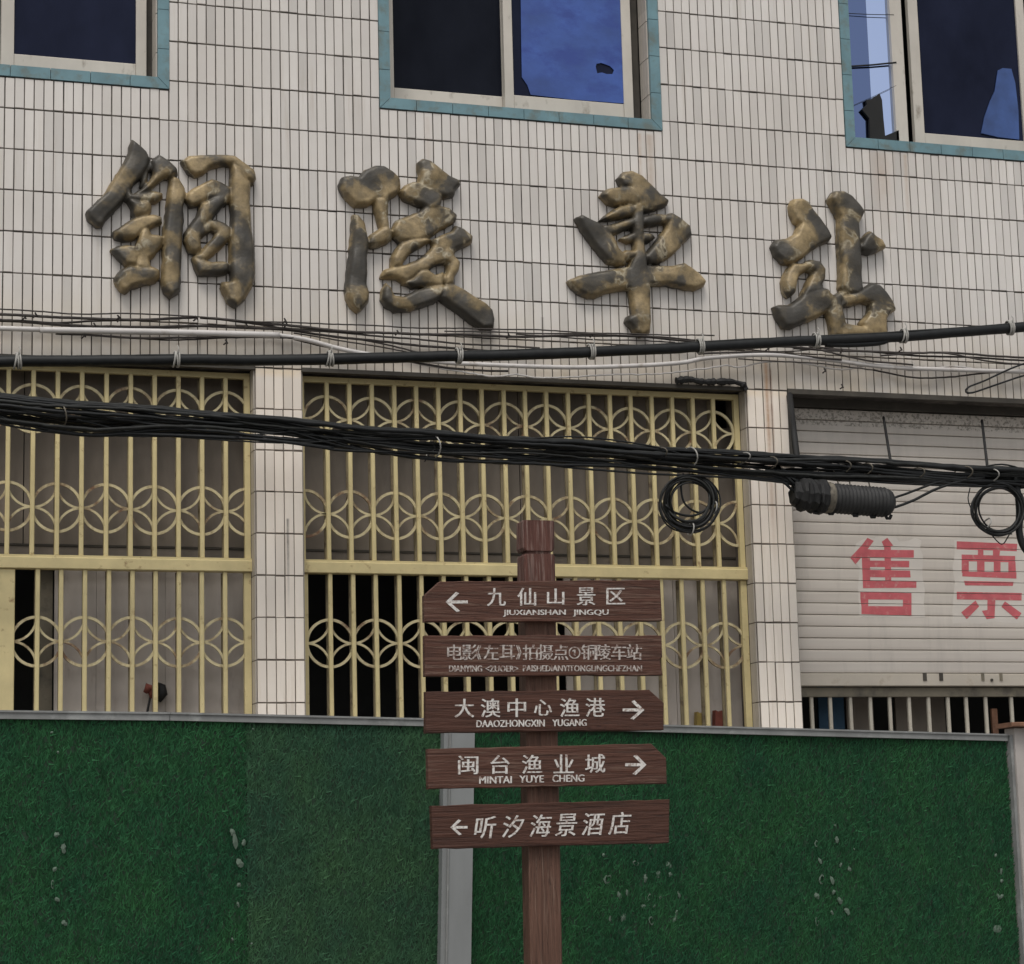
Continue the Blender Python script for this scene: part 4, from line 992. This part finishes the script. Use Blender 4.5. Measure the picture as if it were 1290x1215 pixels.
for t in (.02, .25, .42, .7):
    c0 = a0 + ax * Ls * t; MB().tube([c0 + Vector((.0, .01, rs * .9)), c0 + Vector((.004, .03, rs * .9 + .05)), c0 + Vector((.0, .06, rs * .9 + .09))], .004, 5).build('hanger_wire', 'clamp', sc_, True)

# ------------------------------------------------------------------ small things behind the bars
rg = thing('hanging_brush', 'small red and black brush standing behind the left grille', 'brush')
MB().tube([at(183, 873, .20), at(187, 866, .19), at(192, 868, .20), at(192, 880, .20)], [.012, .025, .028, .012], 8).build('red_head', 'redcloth', rg, True)
MB().tube([at(198, 862, .21), at(203, 866, .21), at(204, 874, .21), at(200, 884, .21)], [.012, .026, .03, .012], 8).build('black_head', 'black', rg, True)
MB().tube([at(190, 875, .21), at(187, 890, .21), at(184, 905, .21), at(184, 1050, .21)], .006, 6).build('handle', 'black', rg, True)
for (xa, xb, ya, mat, lab) in ((876, 891, 897, 'yellowcloth', 'yellow packet on the sill behind the middle grille'), (899, 914, 895, 'redcloth', 'red packet on the sill behind the middle grille')):
    p, q = at(xa, ya, .20), at(xb, ya + 30, .20)
    o = MB(); o.prism([(p.x, q.z), (q.x, q.z), (q.x + .004, p.z - .012), (q.x - .02, p.z - .002), ((p.x + q.x) / 2, p.z - .012), (p.x + .008, p.z)], .19, .235)
    tag(o.build('packet', mat), lab, 'packet')
pan('inner_sill', OPN[1][0] * CP + .02, OPN[1][1] * CP + .1, q.z - .03, q.z - .001, 'panel_dark', .185, .06)

# ------------------------------------------------------------------ green hoarding
HL0, HK, HR = (-3.2, -3.26), at(576, 907, -2.62), (4.35, -2.05)
HD = thing('hoarding', 'green artificial turf hoarding with a grey top rail in front of the station', 'hoarding')
# plan line through three measured points on the rail
pA = at(0, 896, -2.86); pK = at(576, 907, -2.62); pR = at(1270, 926, -2.10)
def hpt(px):
    """point on the hoarding's top edge for a horizontal pixel"""
    if px <= 576:
        t = (px - 0) / 576; y = -2.86 + .24 * t; yy = 896 + (899.7 - 896) * px / 320 if px < 320 else 899.7 + (907 - 899.7) * (px - 320) / 256
    else:
        t = (px - 576) / 694; y = -2.62 + .52 * t; yy = 907 + 19 * t
    return at(px, yy, y)
seams = [-470, -80, 309, 556, 598, 1049, 1266]
def span(pa, pb): return hpt(pa), hpt(pb)
def turf(par, A, Bp, zlo, mat, dens):
    d = Vector((Bp.x - A.x, Bp.y - A.y, 0)); L = d.length; d.normalize(); nrm = Vector((d.y, -d.x, 0))
    zhi = min(A.z, Bp.z) - .035; n1 = int(L * (zhi - 1.15) * dens); n2 = int(L * (1.15 - zlo) * dens * .35)
    n = n1 + n2
    s = rng.uniform(0, L, n); z = np.concatenate([rng.uniform(1.15, zhi, n1), rng.uniform(zlo, 1.15, n2)])
    z = np.minimum(z, A.z + (Bp.z - A.z) * s / L - .02)
    ang = rng.normal(math.pi / 2, .55, n); ln = rng.uniform(.018, .036, n); out = rng.uniform(.10, .55, n) * ln; wd_ = rng.uniform(.0018, .0038, n)
    ds, dz = np.cos(ang) * ln, np.sin(ang) * ln
    base = np.array([A.x, A.y, 0]); D = np.array(d); Nn = np.array(nrm)
    c = base + np.outer(s, D) + np.outer(z, [0, 0, 1]) + Nn * .001
    px_ = np.outer(-np.sin(ang) * wd_, D) + np.outer(np.cos(ang) * wd_, [0, 0, 1])
    tip = c + np.outer(ds, D) + np.outer(dz, [0, 0, 1]) + np.outer(out, Nn)
    V = np.empty((n * 3, 3)); V[0::3] = c - px_; V[1::3] = c + px_; V[2::3] = tip
    me = bpy.data.meshes.new('turf'); me.vertices.add(n * 3); me.vertices.foreach_set('co', V.ravel())
    me.loops.add(n * 3); me.loops.foreach_set('vertex_index', np.arange(n * 3, dtype=np.int32))
    me.polygons.add(n); me.polygons.foreach_set('loop_start', np.arange(0, n * 3, 3, dtype=np.int32))
    me.update(calc_edges=True); me.materials.append(M[mat])
    tag(obj('turf', me, par), kind='stuff')
for k, (pa, pb) in enumerate(((-470, -80), (-79, 309), (310, 575), (577, 1048.6), (1049.4, 1266))):
    A, Bp = span(pa, pb); d = Vector((Bp.x - A.x, Bp.y - A.y, 0)).normalized(); nb = Vector((-d.y, d.x, 0)) * .03
    m = MB(); n0 = len(m.v)
    for P_, z in ((A, .05), (Bp, .05), (Bp, Bp.z - .01), (A, A.z - .01)):
        m.v.append((P_.x, P_.y, z))
    for P_, z in ((A, .05), (Bp, .05), (Bp, Bp.z - .01), (A, A.z - .01)):
        m.v.append((P_.x + nb.x, P_.y + nb.y, z))
    m.f += [(0, 1, 2, 3), (7, 6, 5, 4), (0, 4, 5, 1), (1, 5, 6, 2), (2, 6, 7, 3), (3, 7, 4, 0)]
    pn = m.build('panel', 'turf_back', HD)
    if k == 2: tag(pn, 'faded dusty green turf panel')
    turf(pn, A, Bp, .06, 'turf_b' if k == 2 else 'turf_a', 21000)
def rail(pa, pb, dz0, dz1, yo0, yo1, mat='rail', name='top_rail'):
    A, Bp = span(pa, pb); d = Vector((Bp.x - A.x, Bp.y - A.y, 0)).normalized(); nn = Vector((d.y, -d.x, 0))
    m = MB()
    for P_ in (A, Bp):
        for off, z in ((yo0, dz0), (yo1, dz0), (yo1, dz1), (yo0, dz1)):
            m.v.append((P_.x + nn.x * off, P_.y + nn.y * off, P_.z + z))
    m.f += [(0, 1, 2, 3), (7, 6, 5, 4), (0, 4, 5, 1), (1, 5, 6, 2), (2, 6, 7, 3), (3, 7, 4, 0)]
    return m.build(name, mat, HD)
for pa, pb in ((-470, 211.5), (212.5, 575.6), (576.4, 1266)):
    rail(pa, pb, -.030, -.001, -.034, .020); rail(pa, pb, -.006, .0015, .0205, .026, 'rail', 'rail_lip')
def vpost(pa, pb, mat, name, top=0.0, dep=.05, off=.02):
    A, Bp = span(pa, pb); d = Vector((Bp.x - A.x, Bp.y - A.y, 0)).normalized(); nn = Vector((d.y, -d.x, 0))
    m = MB(); zt_ = min(A.z, Bp.z) + top
    for z in (0, zt_):
        for P_, o_ in ((A, off + dep), (Bp, off + dep), (Bp, off), (A, off)):
            m.v.append((P_.x + nn.x * o_, P_.y + nn.y * o_, z))
    m.f += [(3, 2, 1, 0), (4, 5, 6, 7), (0, 1, 5, 4), (1, 2, 6, 5), (2, 3, 7, 6), (3, 0, 4, 7)]
    return m.build(name, mat, HD)
def tpost(name, mat, xa, xb, Yf, Yb_):
    """slightly leaning post: silhouettes measured at two heights"""
    m = MB(); zt_ = hpt(576).z - .034
    def X(px0, z):                      # px0 at image height 930; leans 5.5 px left by 1215
        p, q = at(px0, 930, Yf), at(px0 - 4.6, 1215, Yf); return p.x + (q.x - p.x) * (z - p.z) / (q.z - p.z)
    for z in (0.0, zt_):
        m.v += [(X(xa, z), Yf, z), (X(xb, z), Yf, z), (X(xb, z), Yb_, z), (X(xa, z), Yb_, z)]
    m.f += [(3, 2, 1, 0), (4, 5, 6, 7), (0, 1, 5, 4), (1, 2, 6, 5), (2, 3, 7, 6), (3, 0, 4, 7)]
    return m.build(name, mat, HD)
tpost('post_flange', 'steel', 559.5, 566, -2.685, -2.63); tpost('post_edge', 'rail', 566.2, 568.2, -2.700, -2.63); tpost('post', 'steel', 568.4, 598, -2.695, -2.63)
vpost(1267, 1270.5, 'rail', 'post_edge', -.004, .03, .0); vpost(1271, 1300, 'rust_post', 'end_post', .03, .07, -.03)
vpost(1262, 1266.5, 'rust_post', 'post_lug', -.002, .02, -.015) if False else None
A, Bp = span(1263, 1303)
cp = MB(); cp.cbox(A.x, Bp.x, A.y - .09, A.y + .06, A.z + .031, A.z + .052, .004); cp.build('post_cap', 'rust', HD)
# dried glue blobs and torn paper left on the turf
SCR = [(71, 1052, 5), (80, 1070, 6), (69, 1095, 4), (66, 1114, 5), (72, 1133, 4), (81, 1163, 4), (65, 923, 2), (73, 948, 2), (293, 1049, 5), (296, 1060, 9), (302, 1088, 6), (301, 1115, 4), (300, 1140, 4), (293, 1184, 3), (317, 1189, 2), (319, 919, 2), (307, 1062, 4),
       (760, 1077, 4), (818, 1066, 5), (801, 1088, 5), (765, 1108, 9), (790, 1125, 6), (813, 1107, 6), (842, 1090, 6), (844, 1102, 5), (780, 1128, 6), (818, 1130, 5), (810, 1142, 5), (824, 1142, 4), (855, 1127, 5), (768, 1157, 4), (785, 1156, 7), (820, 1160, 6), (850, 1158, 6), (832, 1130, 4), (852, 1150, 4), (829, 1102, 5),
       (1052, 1040, 2), (1054, 1058, 5), (1028, 1063, 5), (1033, 1085, 5), (1059, 1090, 4), (1070, 1095, 5), (1076, 1070, 2), (1035, 1108, 8), (1048, 1109, 6), (1029, 1129, 6), (1050, 1124, 4), (1058, 1135, 6), (1067, 1148, 6), (1048, 1150, 4), (1029, 1161, 7), (1254, 1078, 4), (1261, 1098, 5), (1262, 1110, 4), (1258, 1130, 5), (1262, 1129, 4), (1256, 1171, 9)]
for (sx, sy, sr) in SCR:
    h0 = hpt(sx); d = (hpt(sx + 3) - hpt(sx)); d.z = 0; d.normalize(); nn = Vector((d.y, -d.x, 0))
    c0 = at(sx, sy, h0.y - .016); c0 = Vector((c0.x, c0.y, c0.z))
    u = .0042 * sr * .62; m = MB(); k = 9; ring_ = sr >= 5 and random.random() < .3
    ph = random.uniform(0, 6); el = random.uniform(.55, 1.0)
    o_, i_, o2, i2 = [], [], [], []
    for q in range(k):
        a = 2 * math.pi * q / k; rr = u * (1 + .28 * math.sin(2 * a + ph) + random.uniform(-.18, .18))
        e = d * math.cos(a) * rr * el + Vector((0, 0, 1)) * math.sin(a) * rr
        o_.append(c0 + e + nn * random.uniform(0, .004)); i_.append(c0 + e * random.uniform(.60, .78) + nn * .004)
    if ring_:
        for q in range(k): m.quad(o_[q], o_[(q + 1) % k], i_[(q + 1) % k], i_[q])
    else:
        n0 = len(m.v); m.v += [tuple(p) for p in o_] + [tuple(c0 + nn * .006)]
        for q in range(k): m.f.append((n0 + q, n0 + (q + 1) % k, n0 + k))
    n0 = len(m.v); nf = len(m.f); vv = list(m.v)
    m.v += [(p[0] - nn.x * .002, p[1] - nn.y * .002, p[2]) for p in vv]
    m.f += [tuple(n0 + i for i in reversed(f)) for f in m.f[:nf]]
    m.build('glue_blob', 'scrap', HD)

# ------------------------------------------------------------------ wooden signpost
SP = thing('signpost', 'wooden signpost with five dark red-brown direction boards', 'signpost')
YPB = -4.0            # front face of the boards
YPO = YPB + .034      # front face of the post
def wpost(name, mat, rows, par, yoff=0.0, depth=.078, bev=.006):
    """rows: (left px, right px, y px) of the front face from top to bottom"""
    m = MB()
    for (xa, xb, y) in rows:
        a, b = at(xa, y, YPO + yoff), at(xb, y, YPO + yoff); z = (a.z + b.z) / 2
        m.v += [(a.x + bev, a.y, z), (b.x - bev, a.y, z), (b.x, a.y + bev, z), (b.x, a.y + depth, z), (a.x, a.y + depth, z), (a.x, a.y + bev, z)]
    k = 6
    for i in range(len(rows) - 1):
        for j in range(k):
            m.f.append((i * k + j, i * k + (j + 1) % k, (i + 1) * k + (j + 1) % k, (i + 1) * k + j))
    m.f.append(tuple(range(k))); e = (len(rows) - 1) * k; m.f.append(tuple(e + j for j in reversed(range(k))))
    return m.build(name, mat, par)
# side (left) face shows too, so the front face starts a little right of the silhouette
wpost('post_cap', 'wood_post', [(660.5, 698.0, 655.6), (659.3, 698.8, 657.6), (659.3, 699, 690), (661.5, 697.5, 694)], SP)
wpost('post_neck', 'wood_post', [(664.5, 694.5, 694.2), (664.5, 694.5, 697.8)], SP, .006, .066)
pz = at(680, 1215, YPO).z
wpost('post_collar', 'wood_post', [(662, 698.2, 698), (660.2, 699.6, 701), (660.6, 700.4, 740)], SP)
wpost('post', 'wood_lower', [(660.7, 700.4, 740.3), (663, 702, 860), (666, 706, 1060), (669, 709, 1215), (684, 726, 1860)], SP)
for o in list(SP.children):
    if o.name.startswith('post_cap'): pass
# the upper length of the post is more weathered: a thin sleeve of grey-worn wood is simply its own length of timber
BOARDS = [
 ('board with arrow pointing left, topmost', 'wood', [(534.5, 750.7), (554.3, 732.8), (831.8, 730.9), (834.4, 782.3), (535, 783.6)]),
 ('board with rubbed small lettering and no arrow', 'wood', [(535.3, 800.8), (833.6, 800.8), (834.6, 828), (831.5, 831), (835, 850.8), (535.8, 852.2)]),
 ('board with arrow pointing right, third from the top', 'wood_plain', [(536.6, 871.6), (817.8, 869), (836.3, 885.6), (836.3, 919.8), (536.6, 923.8)]),
 ('cracked board with arrow pointing right, fourth from the top', 'wood', [(539, 943.6), (820.5, 937), (839.5, 955.4), (840.2, 987.6), (539.8, 994.4)]),
 ('plain dark board with brush lettering, lowest', 'wood_plain', [(543.7, 1015.3), (843.7, 1007.4), (842.9, 1062.2), (545.6, 1070)])]
boards = []
for lab, mat, pts in BOARDS:
    P2 = [(at(x, y, YPB).x, at(x, y, YPB).z) for x, y in pts]
    # ragged sawn edge: extra points along the long sides
    Q = []
    for i in range(len(P2)):
        a, b = P2[i], P2[(i + 1) % len(P2)]; n = max(1, int(math.hypot(b[0] - a[0], b[1] - a[1]) / .045))
        for k in range(n):
            t = k / n; j = 0 if k == 0 else random.gauss(0, .0009)
            Q.append((a[0] + (b[0] - a[0]) * t, a[1] + (b[1] - a[1]) * t + j))
    bm = bmesh.new(); vs = [bm.verts.new((x, YPB, z)) for x, z in Q]; f = bm.faces.new(vs)
    ex = bmesh.ops.extrude_face_region(bm, geom=[f])
    for v in ex['geom']:
        if isinstance(v, bmesh.types.BMVert): v.co.y += .030
    bmesh.ops.recalc_face_normals(bm, faces=bm.faces)
    be = [e for e in bm.edges if all(abs(v.co.y - YPB) < 1e-5 for v in e.verts)]
    bmesh.ops.bevel(bm, geom=be, offset=.0025, segments=1, affect='EDGES')
    me = bpy.data.meshes.new('board'); bm.to_mesh(me); bm.free(); me.materials.append(M[mat])
    o = obj('board', me, SP); tag(o, lab); boards.append(o)
    # screws fixing the board
    cx = sum(x for x, y in pts) / len(pts); cy = sum(y for x, y in pts) / len(pts)

def glyph_verts(s, offset=0.0):
    cu = bpy.data.curves.new('lettering', 'FONT'); cu.body = s; cu.size = 1.0; cu.resolution_u = 3; cu.offset = offset
    o = bpy.data.objects.new('lettering', cu); COL.objects.link(o)
    dg = bpy.context.evaluated_depsgraph_get(); me = bpy.data.meshes.new_from_object(o.evaluated_get(dg))
    V = [(v.co.x, v.co.y) for v in me.vertices]; F = [tuple(p.vertices) for p in me.polygons]
    bpy.data.objects.remove(o); bpy.data.curves.remove(cu); bpy.data.meshes.remove(me)
    return V, F
def place(mb, s, box, slope=0.0, offset=0.0, shear=0.0):
    for k, sh in enumerate((-.42, 0, .42)): place1(mb, s, (box[0] + sh, box[1] + sh, box[2], box[3]), slope, shear, k * .00012)
def place1(mb, s, box, slope, shear, dy):
    """letters of s stretched to the pixel box on the board face"""
    x0, x1, y0, y1 = box; V, F = glyph_verts(s)
    if not V: return
    ax0, ax1 = min(v[0] for v in V), max(v[0] for v in V); az0, az1 = min(v[1] for v in V), max(v[1] for v in V)
    n = len(mb.v)
    for vx, vz in V:
        tx = (vx - ax0) / (ax1 - ax0); tz = (vz - az0) / (az1 - az0)
        px_ = x0 + (x1 - x0) * tx + shear * (tz - .5); py_ = y1 + (y0 - y1) * tz + slope * (px_ - (x0 + x1) / 2)
        p = at(px_, py_, YPB - .0016 - dy); mb.v.append(tuple(p))
    mb.f += [tuple(n + i for i in f) for f in F]
def spaced(par, mat, chars, centers, yc, size, hs=None, slope=0.0, offset=.012, shear=0.0):
    for ch, cx in zip(chars, centers):
        k = {'山': .92, '中': .95, '心': .92, '台': .95}.get(ch, 1.0)
        wd_ = size * k; hh = (hs or size) * {'心': .85, '山': .9, '区': .92}.get(ch, 1.0)
        yy = yc + slope * (cx - centers[0])
        mb = MB(); place(mb, ch, (cx - wd_ / 2, cx + wd_ / 2, yy - hh / 2, yy + hh / 2), slope, offset, shear); mb.build('character', mat, par)
def arrow(par, x0, x1, y0, y1, left, wd_=4.6, slope=0.0):
    ym = (y0 + y1) / 2; hd = (y1 - y0) / 2; m = MB(); L = x1 - x0
    def T(x, y):
        if not left: x = L - x
        return x0 + x, ym + y + slope * x
    polys = [[(2, -wd_ * .42), (L, -wd_ * .42), (L, wd_ * .38), (2, wd_ * .42)], [(0, 0), (L * .46, -hd), (L * .46 + wd_ * .95, -hd + wd_ * .35), (wd_ * 1.15, 0)], [(0, 0), (wd_ * 1.15, 0), (L * .50 + wd_ * .9, hd - wd_ * .3), (L * .50, hd)]]
    for k, p in enumerate(polys): m.quad(*[at(*T(x, y), YPB - .0016 - k * .00015) for x, y in p])
    m.build('arrow', 'letter', par)
def word(par, s, box, slope=0.0, mat='letter', name='lettering'):
    m = MB(); place(m, s, box, slope); m.build(name, mat, par)
W1, W2 = 'letter', 'letter_faded'
spaced(boards[0], W1, '九仙山景区', [625.4, 663.6, 700, 738.2, 775.7], 752.3, 23, 22.5, -.007)
word(boards[0], 'JIUXIANSHAN', (634, 712.5, 768.4, 777), -.004); word(boards[0], 'JINGQU', (722, 766.4, 768.2, 777), -.004)
arrow(boards[0], 561.4, 589.3, 746, 771.3, True)
spaced(boards[1], W2, '电影', [573, 591.5], 822, 18.5, 19.5); word(boards[1], '《', (599.5, 606, 813, 831), 0, W2, 'character'); spaced(boards[1], W2, '左耳', [618.5, 639], 822, 18.5, 18.5); word(boards[1], '》', (650.5, 656.5, 813, 831), 0, W2, 'character')
spaced(boards[1], W2, '拍摄点', [668, 687.5, 706.5], 822, 18.5, 19.5); word(boards[1], '①', (716.5, 731, 815, 830), 0, W2, 'character'); spaced(boards[1], W2, '铜陵车站', [741.5, 760, 779.5, 799], 821.7, 18.5, 19.5)
word(boards[1], 'DIANYING', (566, 607, 838.6, 846.4), 0, W2); word(boards[1], '<ZUOER>', (612, 652.5, 838.8, 846.4), 0, W2); word(boards[1], 'PAISHEDIANYITONGLINGCHEZHAN', (659, 808.5, 838.4, 846), 0, W2)
spaced(boards[2], W1, '大澳中心渔港', [585, 618, 651, 684, 717.7, 750], 892.3, 24, 23.5, -.006)
word(boards[2], 'DAAOZHONGXIN', (600.4, 686, 907.2, 916), -.01); word(boards[2], 'YUGANG', (696, 738.8, 906.4, 915), -.01)
arrow(boards[2], 784.4, 811.8, 882.5, 907, False)
spaced(boards[3], W1, '闽台渔业城', [589.8, 630.2, 670.2, 710.3, 749.8], 964, 25, 23.5, -.012)
word(boards[3], 'MINTAI', (604, 644.5, 978.2, 987.2), -.015); word(boards[3], 'YUYE', (654.5, 685, 977.2, 986.2), -.015); word(boards[3], 'CHENG', (696, 736, 976.2, 985.2), -.015)
arrow(boards[3], 787.5, 814.4, 951, 976.5, False)
spaced(boards[4], W1, '听汐海景酒店', [611.5, 646.5, 681.3, 713.7, 747.2, 781], 1042.5, 25.5, 28, -.030, .018, 4.0)
arrow(boards[4], 567.4, 589, 1032.5, 1052.5, True, 4.0)
